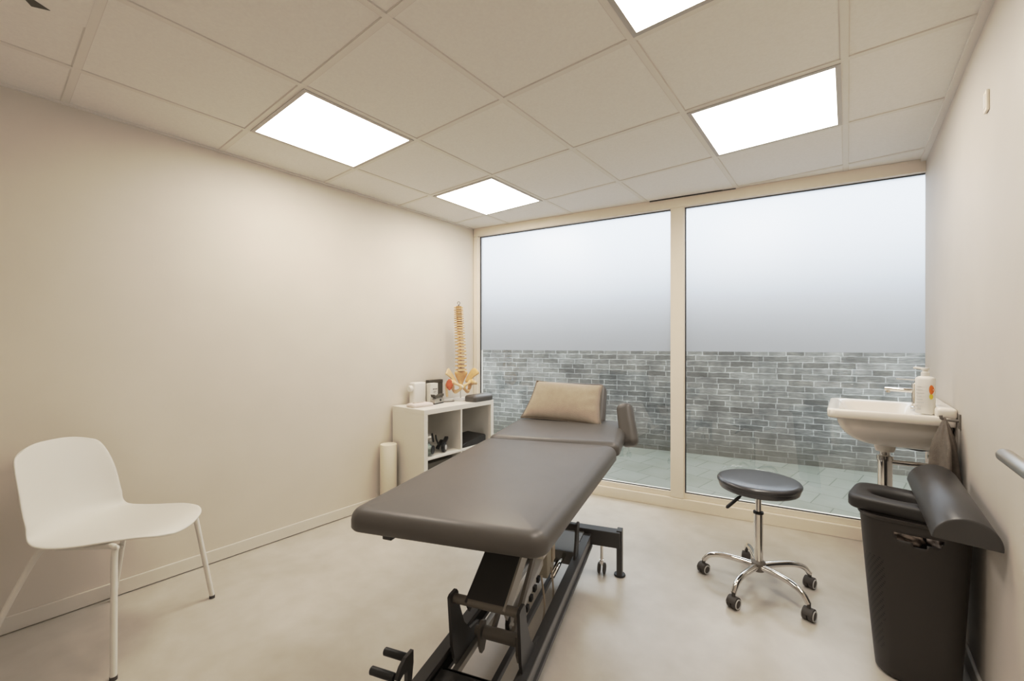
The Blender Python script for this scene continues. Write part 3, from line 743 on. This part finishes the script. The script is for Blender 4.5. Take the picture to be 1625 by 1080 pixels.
o = obj('pen', bm, 'steel_m', None, True, 40); o.location = (-2.60, 2.37, Z0+.001); o.rotation_euler = (0, 0, 1.1); tag(o, 'grey pen lying beside the tape dispenser', 'pen')
t = thing('tissue_pack', 'flat pale pinkish pack lying at the front left of the shelf unit top', 'pack', (-2.585, 2.082, Z0), -.1)
bm = B(); cushion(bm, [(-.055, -.09), (.055, -.09), (.055, .09), (-.055, .09)], lambda x, y: 0, .026, r=.015, edge=.012, crown=.004); obj('pack', bm, 'pink', t, True, 50)
bm = B(); box(bm, -.012, .012, -.06, .03, .0292, .0318, .001); obj('opening', bm, 'cloth', t)
bm = B(); cushion(bm, [(-.065, -.118), (.065, -.118), (.065, .118), (-.065, .118)], lambda x, y: 0, .052, r=.03, edge=.02, crown=.004)
o = obj('small_cushion', bm, 'vinyl', None, True, 50); o.location = (-2.463, 2.608, Z0); tag(o, 'small dark grey pad on the right end of the shelf unit top', 'cushion')

# --- spine model
t = thing('spine_model', 'anatomical model of a human spine and pelvis standing on the shelf unit', 'anatomical model', (-2.60, 2.535, Z0), math.radians(-36))
# local x: towards the viewer (front), y: lateral
bm = B(); lathe(bm, [(0, 0), (.072, 0), (.075, .004), (.072, .010), (.012, .014), (0, .014)], 40); obj('base', bm, 'lightgrey', t, True, 40)
def spine_x(z): # gentle s-curve, z from 0 (sacrum top) to 1 (atlas)
    return .018*math.sin(2*PI*(z*1.02+.08))-.010
def spine_pt(s): return Vector((spine_x(s), -.022*s+.006*math.sin(PI*s), .245+.555*s))
P = [Vector((-.045, 0, .012)), Vector((-.045, 0, .10)), Vector((-.035, 0, .20))]+[spine_pt(k/14)+Vector((-.004, 0, 0)) for k in range(15)]
bm = B(); tube(bm, P, .004, 8); obj('rod', bm, 'brushed', t, True)
s = 0.; heights = [1.45-.9*k/23 for k in range(24)]; tot = sum(heights)
first = None
for k in range(24):
    hgt = heights[k]/tot; s0 = s; s += hgt; c = spine_pt(s0+hgt*.4); wd = .0310-.0075*(k/23); H = hgt*.555*.62
    bm = B()
    lathe(bm, [(0, -H/2), (wd*.95, -H/2), (wd, -H*.4), (wd*.86, 0), (wd, H*.4), (wd*.95, H/2), (0, H/2)], 16)
    bmesh.ops.scale(bm, vec=(.85, 1.08, 1), verts=bm.verts[:])
    tube(bm, [(-wd*.7, 0, 0), (-wd*1.9, 0, -H*.7), (-wd*2.1, 0, -H*.9)], [wd*.35, wd*.22, wd*.25], 6)
    for sg in (-1, 1): tube(bm, [(-wd*.7, 0, 0), (-wd*.9, sg*wd*1.35, H*.05), (-wd*.95, sg*wd*1.6, H*.12)], [wd*.3, wd*.2, wd*.22], 6)
    v = obj('vertebra', bm, 'bone' if k % 2 else 'bone2', t, True, 50); v.location = c
    bm = B(); lathe(bm, [(0, -.0012), (wd*.88, -.0012), (wd*.95, .0), (wd*.88, .0012), (0, .0012)], 12); bmesh.ops.scale(bm, vec=(.85, 1.05, 1.8), verts=bm.verts[:])
    d = obj('disc', bm, 'disc', v, True); d.location = (0, 0, hgt*.555*.5)
# skull-base hook
c = spine_pt(1.0)
bm = B(); tube(bm, [c+Vector((0, 0, -.004)), c+Vector((0, 0, .014))], .006, 10)
tube(bm, [c+Vector((0, .011*math.cos(a), .026+.012*math.sin(a))) for a in [2*PI*k/16-.5*PI for k in range(15)]], .0030, 6); obj('hook', bm, 'steel_m', t, True)
# sacrum
bm = B(); loft(bm, [[(x+ox_, y*w, z) for x, y in [(.022*math.cos(2*PI*k/16), math.sin(2*PI*k/16)) for k in range(16)]] for z, w, ox_ in ((.245, .052, -.012), (.228, .056, -.014), (.20, .046, -.022), (.17, .032, -.030), (.14, .018, -.030), (.118, .008, -.020))]); obj('sacrum', bm, 'bone', t, True)
# hip bones
for sg in (-1, 1):
    bm = B(); n = 12; rows = []
    for i in range(n+1):
        u = i/n; r = []      # u: back to front along the crest, v: joint up to the crest
        for j in range(9):
            v = j/8; fan = (u-.5)*1.9
            x = -.012+.012*u+v*(.072*math.sin(fan)+.012)
            y = .036+.024*u+v*(.048+.034*u)-.008*math.sin(PI*v)
            z = .150+v*(.112*math.cos(fan*.82))+.010*math.sin(PI*u)*v
            r.append(bm.verts.new((x, sg*y, z)))
        rows.append(r)
    for a, b_ in zip(rows, rows[1:]):
        for j in range(8): bm.faces.new((a[j], a[j+1], b_[j+1], b_[j]))
    # socket and lower ring (pubis, ischium)
    lathe(bm, [(0, .0), (.020, -.004), (.026, .004), (.020, .016), (0, .016)], 16, (.025, sg*.083, .155), (.3, sg*1, 0))
    ring = smooth_path([(.02, sg*.075, .165), (.055, sg*.050, .145), (.070, sg*.012, .125), (.060, sg*.020, .098), (.020, sg*.050, .075), (-.010, sg*.066, .085), (-.006, sg*.074, .12), (.012, sg*.076, .15)], 5)
    tube(bm, ring, [.011+.003*math.sin(k*.7) for k in range(len(ring))], 10)
    hp = obj('hip_bone', bm, 'bone2' if sg < 0 else 'bone', t, True)
    md = hp.modifiers.new('thickness', 'SOLIDIFY'); md.thickness = .006; md.offset = 0
    bm = B(); lathe(bm, [(0, -.016), (.011, -.014), (.017, -.006), (.018, .0), (.016, .008), (.009, .015), (0, .017)], 16, (.035, sg*.108, .150), (.2, sg, 0))
    tube(bm, smooth_path([(.033, sg*.112, .150), (.028, sg*.130, .142), (.024, sg*.128, .10), (.022, sg*.122, .035)], 5), [.011]*4+[.010]*12, 10) if sg < 0 else tube(bm, [(.033, sg*.112, .150), (.03, sg*.128, .14)], .012, 10)
    obj('femur', bm, 'bone2', t, True)
bm = B(); loft(bm, [[(.045+.012*math.cos(a), -.105+w*math.sin(a)*1.0, z) for a in [2*PI*k/12 for k in range(12)]] for z, w in ((.185, .008), (.165, .024), (.135, .030), (.112, .022), (.092, .006))]); obj('muscle', bm, 'muscle', t, True)
bm = B(); lathe(bm, [(0, -.008), (.012, -.007), (.014, 0), (.012, .007), (0, .008)], 16, (.075, 0, .118), (0, 1, 0)); obj('pubic_disc', bm, 'paper', t, True)

# --- things inside the shelf unit
t = thing('silver_canister', 'rounded silver and green device lying in the left cube of the shelf unit', 'device', (-2.475, 2.055, .388))
bm = B(); lathe(bm, [(0, -.045), (.038, -.045), (.045, -.035), (.045, .020), (.036, .030), (.030, .045), (0, .045)], 24, (0, 0, .0455), (.9, .45, 0)); obj('body', bm, 'greenmetal', t, True, 40)
bm = B(); lathe(bm, [(.024, 0), (.032, .002), (.032, .008), (.024, .010)], 24, (.040, .020, .0455), (.9, .45, 0)); obj('ring', bm, 'black', t, True, 40)
bm = B(); lathe(bm, [(0, -.05), (.034, -.05), (.038, -.04), (.038, .03), (.030, .045), (0, .05)], 24, (-.035, .02, .115), (.6, .8, .15)); obj('upper_body', bm, 'alu', t, True, 40)
bm = B(); lathe(bm, [(.020, 0), (.0345, .001), (.0345, .014), (.020, .015)], 24, (-.008, .056, .121), (.6, .8, .15)); obj('rubber_cap', bm, 'black', t, True, 40)
t = thing('clamp', 'black clamp with a round silver knob lying in the left cube behind the silver device', 'clamp', (-2.50, 2.205, .388), .5)
bm = B(); lathe(bm, [(0, 0), (.034, 0), (.036, .004), (.036, .022), (.032, .026), (0, .026)], 24, (.03, -.02, .037), (1, 0, 0)); obj('knob', bm, 'black', t, True, 40)
bm = B(); lathe(bm, [(.010, 0), (.020, .0), (.020, .003), (.010, .003)], 20, (.0562, -.02, .037), (1, 0, 0)); obj('knob_ring', bm, 'lightgrey', t, True, 40)
bm = B(); bar(bm, (.03, -.01, .05), (.02, .105, .085), .030, .022, bev=.004); bar(bm, (-.02, .0, .02), (-.02, .10, .06), .026, .020, bev=.004); bar(bm, (.02, .07, .072), (-.02, .07, .048), .02, .018); tube(bm, smooth_path([(.0, -.03, .06), (-.01, -.045, .10), (-.01, -.06, .135)], 5), .007, 8); obj('jaw', bm, 'black', t)
bm = B()
P = [(0, -.14, 0), (0, .14, 0), (0, .14, .07), (0, .06, .066), (0, -.06, .045), (0, -.14, .022)]
prism(bm, P, (.22, 0, 0), (-.11, 0, 0)); bmesh.ops.bevel(bm, geom=bm.edges[:], offset=.008, segments=3, affect='EDGES')
o = obj('wedge_cushion', bm, 'vinyl_d', None, True, 40); o.location = (-2.53, 2.512, .388); tag(o, 'dark wedge cushion in the right cube of the shelf unit', 'cushion')
bm = B(); box(bm, -.12, .12, -.13, .13, 0, .30, .006)
o = obj('storage_box', bm, 'boxdark', None); o.location = (-2.56, 2.17, .036); tag(o, 'dark box in the lower left cube of the shelf unit, only its top showing', 'box')

# ------------------------------------------------------------------ washbasin
sk = thing('washbasin', 'white ceramic washbasin mounted on the right wall', 'washbasin', (XR, 2.775, .73))
SO = Vector((XR, 2.775, .73))
def S(x, y, z): return Vector((x, y, z))-SO
x0, x1, y0, y1 = -.078, XR, 2.50, 3.05
def ring(x0, x1, y0, y1, r, z, rb=None): return [tuple(S(x, y, z)) for x, y in rrect(x0, x1, y0, y1, r, 8)]
rings = []
# underside from the bottom up
for k in range(9):
    q = k/8; e = math.sin(q*PI/2)
    rings.append(ring(.085+(x0+.035-.085)*e**1.15, x1-.002, 2.66+(y0+.03-2.66)*e**1.2, 2.89+(y1-.03-2.89)*e**1.2, .05+.02*q, .732+(.866-.732)*(1-math.cos(q*PI/2))**.92))
rings.append(ring(x0+.004, x1-.001, y0+.003, y1-.003, .034, .868))
rings.append(ring(x0, x1-.001, y0, y1, .034, .874)); rings.append(ring(x0, x1-.001, y0, y1, .034, .904))
rings.append(ring(x0+.004, x1-.002, y0+.004, y1-.004, .043, .909)); rings.append(ring(x0+.014, x1-.006, y0+.014, y1-.014, .04, .9105))
rings.append(ring(x0+.035, x1-.10, y0+.04, y1-.04, .05, .907)); rings.append(ring(x0+.048, x1-.115, y0+.055, y1-.055, .06, .895))
rings.append(ring(x0+.075, x1-.135, y0+.085, y1-.085, .07, .84)); rings.append(ring(x0+.13, x1-.17, y0+.15, y1-.15, .06, .795))
bm = B(); loft(bm, rings); obj('basin', bm, 'ceramic', sk, True, 60)
bm = B(); v = box(bm, .296, XR-.001, y0, y1, .900, .948, .014, 4); bmesh.ops.translate(bm, vec=-SO, verts=bm.verts[:]); obj('back_ledge', bm, 'ceramic', sk, True, 50)
bm = B(); lathe(bm, [(0, 0), (.013, 0), (.014, .003), (.012, .008), (0, .009)], 20, S(.2945, 2.60, .932), (-1, 0, 0)); obj('overflow_cap', bm, 'chrome', sk, True, 40)
bm = B(); lathe(bm, [(0, .0), (.036, .0), (.040, .012), (.046, .05), (0, .05)], 24, S(.145, 2.76, .69)); obj('drain_collar', bm, 'ceramic', sk, True, 40)
# chrome mixer tap
t = thing('mixer_tap', 'chrome mixer tap with a flat lever at the back of the washbasin', 'tap', (.262, 2.775, .909))
bm = B(); lathe(bm, [(0, 0), (.024, 0), (.024, .006), (.019, .010), (.019, .115), (.017, .122), (0, .122)], 24); obj('body', bm, 'chrome', t, True, 40)
bm = B(); tube(bm, [(-.01, 0, .085), (-.115, 0, .088), (-.118, 0, .088)], [.0115, .010, .008], 14); tube(bm, [(-.105, 0, .086), (-.105, 0, .070)], .009, 12); obj('spout', bm, 'chrome', t, True, 40)
bm = B(); bar(bm, (.012, 0, .136), (-.075, 0, .140), .020, .005, bev=.0015); tube(bm, [(0, 0, .118), (0, 0, .136)], .008, 12); obj('lever', bm, 'chrome', t)
# soap bottle
t = thing('soap_bottle', 'white pump bottle with an orange print standing on the near side of the washbasin', 'soap bottle', (.270, 2.572, .9112), -.45)
def oval(w, d, z, n=32, p=2.6):
    out = []
    for k in range(n):
        a = 2*PI*k/n; cx, sx = math.cos(a), math.sin(a)
        out.append((w*math.copysign(abs(cx)**(2/p), cx), d*math.copysign(abs(sx)**(2/p), sx), z))
    return out
bm = B(); loft(bm, [oval(.030, .020, 0), oval(.033, .023, .004), oval(.033, .023, .150), oval(.031, .021, .158), oval(.022, .016, .163), oval(.013, .013, .166, p=2)]); obj('bottle', bm, 'white', t, True, 40)
bm = B(); lathe(bm, [(0, .163), (.0145, .163), (.0145, .182), (.010, .184), (.010, .192), (.013, .193), (.013, .202), (0, .203)], 20); tube(bm, [(-.004, 0, .197), (-.034, 0, .201), (-.040, 0, .199)], [.006, .005, .004], 8); obj('pump', bm, 'white', t, True, 40)
bm = B()
for k in range(6): box(bm, -.022, -.004+.004*(k % 3), -.0236, -.0230, .118-.014*k, .121-.014*k)
for k in range(2):
    for q in range(2): box(bm, -.024+.010*q, -.017+.010*q, -.0238, -.0230, .030-.013*k, .037-.013*k)
obj('print', bm, 'lightgrey', t)
bm = B(); n = 18
for (cz, rr, m) in ((.108, .020, 'orange'),):
    c0 = Vector((.026, 0, cz))
    vs = []
    for k in range(n):
        a = 2*PI*k/n; x = .0268+rr*.30*math.cos(a); yy = -.023*(1-min(1, abs(x/.0331))**2.6)**(1/2.6)-.0012
        vs.append(bm.verts.new((x, yy, cz+rr*math.sin(a))))
    cc = bm.verts.new((.0270, -.023*(1-(.0270/.0331)**2.6)**(1/2.6)-.0026, cz))
    for k in range(n): bm.faces.new((vs[k], vs[(k+1) % n], cc))
obj('orange_dot', bm, 'orange', t)
bm = B(); vs = []
for k in range(n):
    a = 2*PI*k/n; x = .026+.005*math.cos(a); yy = -.023*(1-min(1, abs(x/.0331))**2.6)**(1/2.6)-.0005
    vs.append(bm.verts.new((x, yy, .078+.012*math.sin(a))))
bm.faces.new(vs); obj('yellow_dot', bm, 'yellow', t)
# trap and pipes under the basin
t = thing('bottle_trap', 'chrome bottle trap with a waste pipe running to the wall under the washbasin', 'drain trap', (.145, 2.76, .44))
bm = B(); lathe(bm, [(0, 0), (.026, 0), (.029, .006), (.029, .215), (.0, .22)], 28); obj('cup', bm, 'chrome', t, True, 40)
bm = B(); lathe(bm, [(.028, .205), (.033, .207), (.033, .228), (.020, .232), (.020, .250), (0, .250)], 28); obj('nut', bm, 'chrome', t, True, 40)
bm = B(); tube(bm, [(.025, 0, .20), (.205, 0, .205)], .0125, 16); tube(bm, [(.205, 0, .205), (.216, 0, .205)], .028, 20); obj('waste_pipe', bm, 'chrome', t, True, 40)
t = thing('angle_valve', 'small chrome valve and thin hose on the wall under the washbasin', 'valve', (XR, 2.90, .66))
bm = B(); tube(bm, [(-.002, 0, .0), (-.05, 0, .0)], .011, 14); tube(bm, [(-.04, 0, -.005), (-.04, 0, .035)], .009, 14); lathe(bm, [(0, 0), (.020, 0), (.018, .008), (0, .008)], 18, (-.001, 0, 0), (-1, 0, 0)); obj('valve_body', bm, 'chrome', t, True, 40)
bm = B(); tube(bm, smooth_path([(-.04, 0, .032), (-.08, -.03, .03), (-.14, -.07, .045), (-.185, -.09, .058)], 6), .004, 8); obj('hose', bm, 'black', t, True)
bm = B(); lathe(bm, [(0, 0), (.013, 0), (.015, .006), (.013, .018), (0, .018)], 16, (-.196, -.095, .054), (.9, .4, -.1)); obj('knob', bm, 'black', t, True, 40)
bm = B(); box(bm, -.012, -.0005, -.055, .055, -.08, .04, .003)
o = obj('pipe_cover', bm, 'white', None); o.location = (XR, 3.06, .65); tag(o, 'white square cover plate on the wall under the washbasin', 'cover plate')

# hook and towel
hk = thing('towel_hook', 'dark bronze double hook on the right wall at the near edge of the washbasin', 'hook', (XR, 2.455, .90))
bm = B(); box(bm, -.006, -.0003, -.012, .012, -.028, .032, .002); obj('plate', bm, 'steel_m', hk)
for zz in (.008, ):
    bm = B(); tube(bm, [(-.004, 0, .004), (-.050, 0, .004), (-.056, 0, .010), (-.058, 0, .022)], [.006, .005, .006, .006], 10); tube(bm, [(-.040, -.015, .004), (-.040, .015, .004)], .004, 8); obj('peg', bm, 'steel_m', hk, True, 40)
bm = B(); n = 40; rows = []
TZ = .905
for i in range(26):
    q = i/25; z = TZ-.30*q; r = []
    ra = .010+.030*min(1, q*3.2)**.8+.022*q
    for k in range(n):
        a = 2*PI*k/n; f = 1+.30*math.sin(4*a+1.1+1.5*q)*min(1, q*2.5)+.12*math.sin(7*a-2*q)
        x = XR-.046-.004*q+ra*.62*f*math.cos(a); y = 2.447-.012*q+ra*1.5*f*math.sin(a)
        r.append(bm.verts.new((min(x, XR-.004), y, z+.012*math.cos(2*a)*q)))
    rows.append(r)
for a, b_ in zip(rows, rows[1:]):
    for k in range(n): bm.faces.new((a[k], a[(k+1) % n], b_[(k+1) % n], b_[k]))
bm.faces.new(rows[-1])
tube(bm, [(XR-.046, 2.455+.010*math.sin(a), .895+.018*math.cos(a)) for a in [2*PI*k/14 for k in range(15)]], .004, 6)
o = obj('towel', bm, 'towel', None, True); tag(o, 'taupe towel hanging in folds from the hook beside the washbasin', 'towel')

# small waste bin under the basin (mirrored in the window)
t = thing('waste_bin', 'small white round waste bin under the washbasin, mirrored in the window glass', 'waste bin', (.185, 2.66, 0))
bm = B(); lathe(bm, [(0, 0), (.088, 0), (.092, .006), (.116, .31), (.122, .312), (.122, .325), (.114, .325), (.090, .02), (0, .016)], 40); obj('bucket', bm, 'white', t, True, 40)

# ------------------------------------------------------------------ laundry hamper with cushions
hx0, hx1, hy0, hy1, hh = .036, .338, 2.03, 2.42, .585
bx0, bx1, by0, by1 = .084, .312, 2.055, 2.395
hp = thing('laundry_hamper', 'tall dark brown plastic laundry hamper with a slot handle by the right wall', 'laundry hamper', (.19, 2.22, 0))
HO = Vector((.19, 2.22, 0))
bm = B(); nz = 44; rings = []
zs = [0, .004, .010]+[.010+(hh-.010)*k/nz for k in range(1, nz+1)]
def hring(z, off=0.):
    q = (z/hh)**.92; ins = .010*(1-min(1, z/.010))
    X0, X1, Y0, Y1 = (bx0+(hx0-bx0)*q+ins+off, bx1+(hx1-bx1)*q-ins-off, by0+(hy0-by0)*q+ins+off, by1+(hy1-by1)*q-ins-off)
    r = .055; out = []
    nn, na = 26, 8
    def seg(p, q_, n): return [(p[0]+(q_[0]-p[0])*k/n, p[1]+(q_[1]-p[1])*k/n) for k in range(n)]
    def arc(cx, cy, a0, n): return [(cx+r*math.cos(a0+PI/2*k/n), cy+r*math.sin(a0+PI/2*k/n)) for k in range(n)]
    out += seg((X0+r, Y0), (X1-r, Y0), nn)+arc(X1-r, Y0+r, -PI/2, na)+seg((X1, Y0+r), (X1, Y1-r), nn)+arc(X1-r, Y1-r, 0, na)+seg((X1-r, Y1), (X0+r, Y1), nn)+arc(X0+r, Y1-r, PI/2, na)+seg((X0, Y1-r), (X0, Y0+r), nn)+arc(X0+r, Y0+r, PI, na)
    # bulging front
    out = [(x, y-.018*max(0, 1-((x-(X0+X1)/2)/((X1-X0)/2))**2) if y < (Y0+Y1)/2-.1 else y) for x, y in out]
    return [tuple(Vector((x, y, z))-HO) for x, y in out]
uvl = bm.loops.layers.uv.verify()
R = [[bm.verts.new(v) for v in hring(z)] for z in zs]; n = len(R[0])
cum = [0]
for k in range(1, n+1): cum.append(cum[-1]+(R[30][k % n].co-R[30][k-1].co).length)
for i, (a, b_) in enumerate(zip(R, R[1:])):
    for k in range(n):
        f = bm.faces.new((a[k], a[(k+1) % n], b_[(k+1) % n], b_[k]))
        c = f.calc_center_median()+HO; side = 20 if (c.x < .105 and k > 60) else 0
        for l, (uu, vv) in zip(f.loops, ((cum[k], zs[i]), (cum[k+1], zs[i]), (cum[k+1], zs[i+1]), (cum[k], zs[i+1]))): l[uvl].uv = (uu+side, vv)
        # the slot handle in the front
        if c.y < 2.07 and .132 < c.x < .262 and .512+.018*((c.x-.197)/.065)**2 < c.z < .552: bm.faces.remove(f)
bm.faces.new(R[0][::-1])
o = obj('body', bm, 'hamper', hp, True, 50); md = o.modifiers.new('thickness', 'SOLIDIFY'); md.thickness = .003; md.offset = -1
bm = B(); loft(bm, [hring(hh-.004, .004), hring(hh-.006, -.003), hring(hh, -.006), hring(hh+.006, -.004), hring(hh+.006, .004)], False, False); rm = obj('rim', bm, 'hamper', hp, True, 50)
# cloths inside, seen through the slot
for k, (cxx, czz, rx, m) in enumerate(((.172, .505, .055, 'cloth'), (.253, .508, .022, 'pink'))):
    bm = B(); bmesh.ops.create_uvsphere(bm, u_segments=24, v_segments=16, radius=1)
    for v in bm.verts:
        w = 1+.18*math.sin(5*v.co.x+3*v.co.z+k)+.12*math.sin(9*v.co.y+7*v.co.z)
        v.co = Vector((v.co.x*rx*w, v.co.y*.08*w, v.co.z*.030*w))
    o = obj('cloth', bm, m, None, True); o.location = (cxx, 2.155, czz-.002+.004*k); tag(o, ['crumpled beige cloth inside the hamper, seen through the slot handle', 'paler pinkish cloth at the right of the hamper slot handle'][k], 'cloth')

# face cushion with a hole on the hamper
bm = B(); n = 48; rings = []
fc = Vector((.158, 2.155, 0)); ca = -.16
hw_, hd2 = .148, .125
def fo(a, k, z, hole=False):
    if hole: x, y = .085*k*math.cos(a)+.0, .058*k*math.sin(a)
    else:
        cx, sx = math.cos(a), math.sin(a); p = 5.5
        x, y = (hw_-.014*(1-k))*math.copysign(abs(cx)**(2/p), cx), (hd2-.014*(1-k))*math.copysign(abs(sx)**(2/p), sx)
        x *= k if k < 1 else 1; y *= k if k < 1 else 1
    return (x, y, z)
A = [2*PI*k/n for k in range(n)]
rings = [[fo(a, .93, 0, 1) for a in A], [fo(a, .97, 0) for a in A], [fo(a, 1.0, .006) for a in A], [fo(a, 1.0, .034) for a in A], [fo(a, .985, .042) for a in A], [fo(a, .95, .046) for a in A], [fo(a, .86, .048) for a in A],
         [fo(a, 1.22, .047, 1) for a in A], [fo(a, 1.06, .042, 1) for a in A], [fo(a, .97, .030, 1) for a in A], [fo(a, .93, 0, 1) for a in A]]
loft(bm, rings, False, False); bmesh.ops.remove_doubles(bm, verts=bm.verts[:], dist=.0005)
o = obj('face_cushion', bm, 'vinyl_d', None, True, 60); o.location = (fc.x, fc.y, hh+.0085); o.rotation_euler = (0, 0, ca); tag(o, 'dark brown face cushion with an oval hole resting on top of the hamper', 'cushion')
# half-round bolster lying over it
bm = B(); L = .50; rings = []
def half(k, y):
    out = []
    w, hgt = .076*k, .078*k
    for q in range(25):
        a = PI*q/24; out.append((w*math.cos(a), y, hgt*math.sin(a)))
    for q in range(1, 8): out.append((-w+2*w*q/8, y, 0))
    return out
loft(bm, [half(.90, -L/2), half(.97, -L/2+.001), half(1, -L/2+.005), half(1, L/2-.005), half(.97, L/2-.001), half(.90, L/2)])
o = obj('half_bolster', bm, 'bolster', None, True, 50)
ay = (Vector((.262, 2.30, .672))-Vector((.278, 1.80, .622))).normalized(); az = Vector((.06, 0, 1)); az = (az-ay*az.dot(ay)).normalized(); ax = ay.cross(az)
mm = Matrix((ax, ay, az)).transposed().to_4x4(); mm.translation = Vector((.271, 2.05, .6475)); o.matrix_world = mm
tag(o, 'dark grey half-round bolster lying across the hamper against the right wall', 'bolster')

# ------------------------------------------------------------------ right wall fittings
t = thing('grab_rail', 'brushed steel bar with a rounded end on the right wall, at the right picture edge', 'grab rail', (XR, 1.3, .948))
bm = B(); tube(bm, [(-.062, .242, 0), (-.062, .238, 0), (-.062, .225, 0), (-.062, -.35, 0), (-.062, -.36, 0)], [.006, .0125, .0165, .0165, .010], 20); rl = obj('bar', bm, 'brushed', t, True, 50)
for y in (.10, -.25):
    bm = B(); tube(bm, [(-.0003, y, 0), (-.060, y, 0)], .010, 14); lathe(bm, [(0, 0), (.026, 0), (.024, .006), (0, .006)], 20, (-.0005, y, 0), (-1, 0, 0)); obj('mount', bm, 'brushed', t, True, 40)
t = thing('wall_sensor', 'small cream switch-like sensor high on the right wall', 'sensor', (XR, 2.03, 2.01))
bm = B(); box(bm, -.008, -.0003, -.018, .018, -.034, .034, .002); obj('cover', bm, 'frame', t)
bm = B(); box(bm, -.0092, -.0078, -.012, .012, -.022, .022, .0005); obj('face_plate', bm, 'white', t)

# ------------------------------------------------------------------ sky
w = bpy.data.worlds.new('overcast_sky'); SC.world = w; w.use_nodes = True
nt = w.node_tree; bg_ = nt.nodes['Background']
tc = nt.nodes.new('ShaderNodeTexCoord'); sp_ = nt.nodes.new('ShaderNodeSeparateXYZ'); nt.links.new(tc.outputs['Generated'], sp_.inputs[0])
rp = nt.nodes.new('ShaderNodeValToRGB'); rp.color_ramp.elements[0].position = 0; rp.color_ramp.elements[0].color = (.78, .88, 1.0, 1); rp.color_ramp.elements[1].position = .8; rp.color_ramp.elements[1].color = (.86, .93, 1.0, 1)
nt.links.new(sp_.outputs[2], rp.inputs['Fac']); nt.links.new(rp.outputs[0], bg_.inputs['Color'])
# bright lobe added to the sky, so the right pane turns whiter
dt = nt.nodes.new('ShaderNodeVectorMath'); dt.operation = 'DOT_PRODUCT'; dt.inputs[1].default_value = Vector((-.195, 1.117, .38)).normalized()
nt.links.new(tc.outputs['Generated'], dt.inputs[0])
mr_ = nt.nodes.new('ShaderNodeMapRange'); mr_.interpolation_type = 'SMOOTHSTEP'; mr_.inputs['From Min'].default_value = .55; mr_.inputs['From Max'].default_value = 1.0; mr_.inputs['To Min'].default_value = 2.9; mr_.inputs['To Max'].default_value = 5.4
nt.links.new(dt.outputs['Value'], mr_.inputs['Value']); nt.links.new(mr_.outputs[0], bg_.inputs['Strength'])

SC.view_settings.view_transform = 'Standard'
SC.view_settings.look = 'None'
SC.view_settings.exposure = 0
SC.view_settings.gamma = 1
# soft shoulder, like the photograph's tone mapping
SC.view_settings.use_curve_mapping = True
cm = SC.view_settings.curve_mapping
cm.white_level = (2.4, 2.4, 2.4); cm.clip_max_x = 1; cm.clip_max_y = 1
cc = cm.curves[3]
cc.points[0].location = (0, 0); cc.points[1].location = (1, .97)
for x_, y_ in ((.05, .052), (.1, .112), (.2, .232), (.33, .40), (.47, .522), (.6, .61), (.75, .69), (.95, .78), (1.3, .87), (1.8, .935)): cc.points.new(x_/2.4, y_)
cm.update()
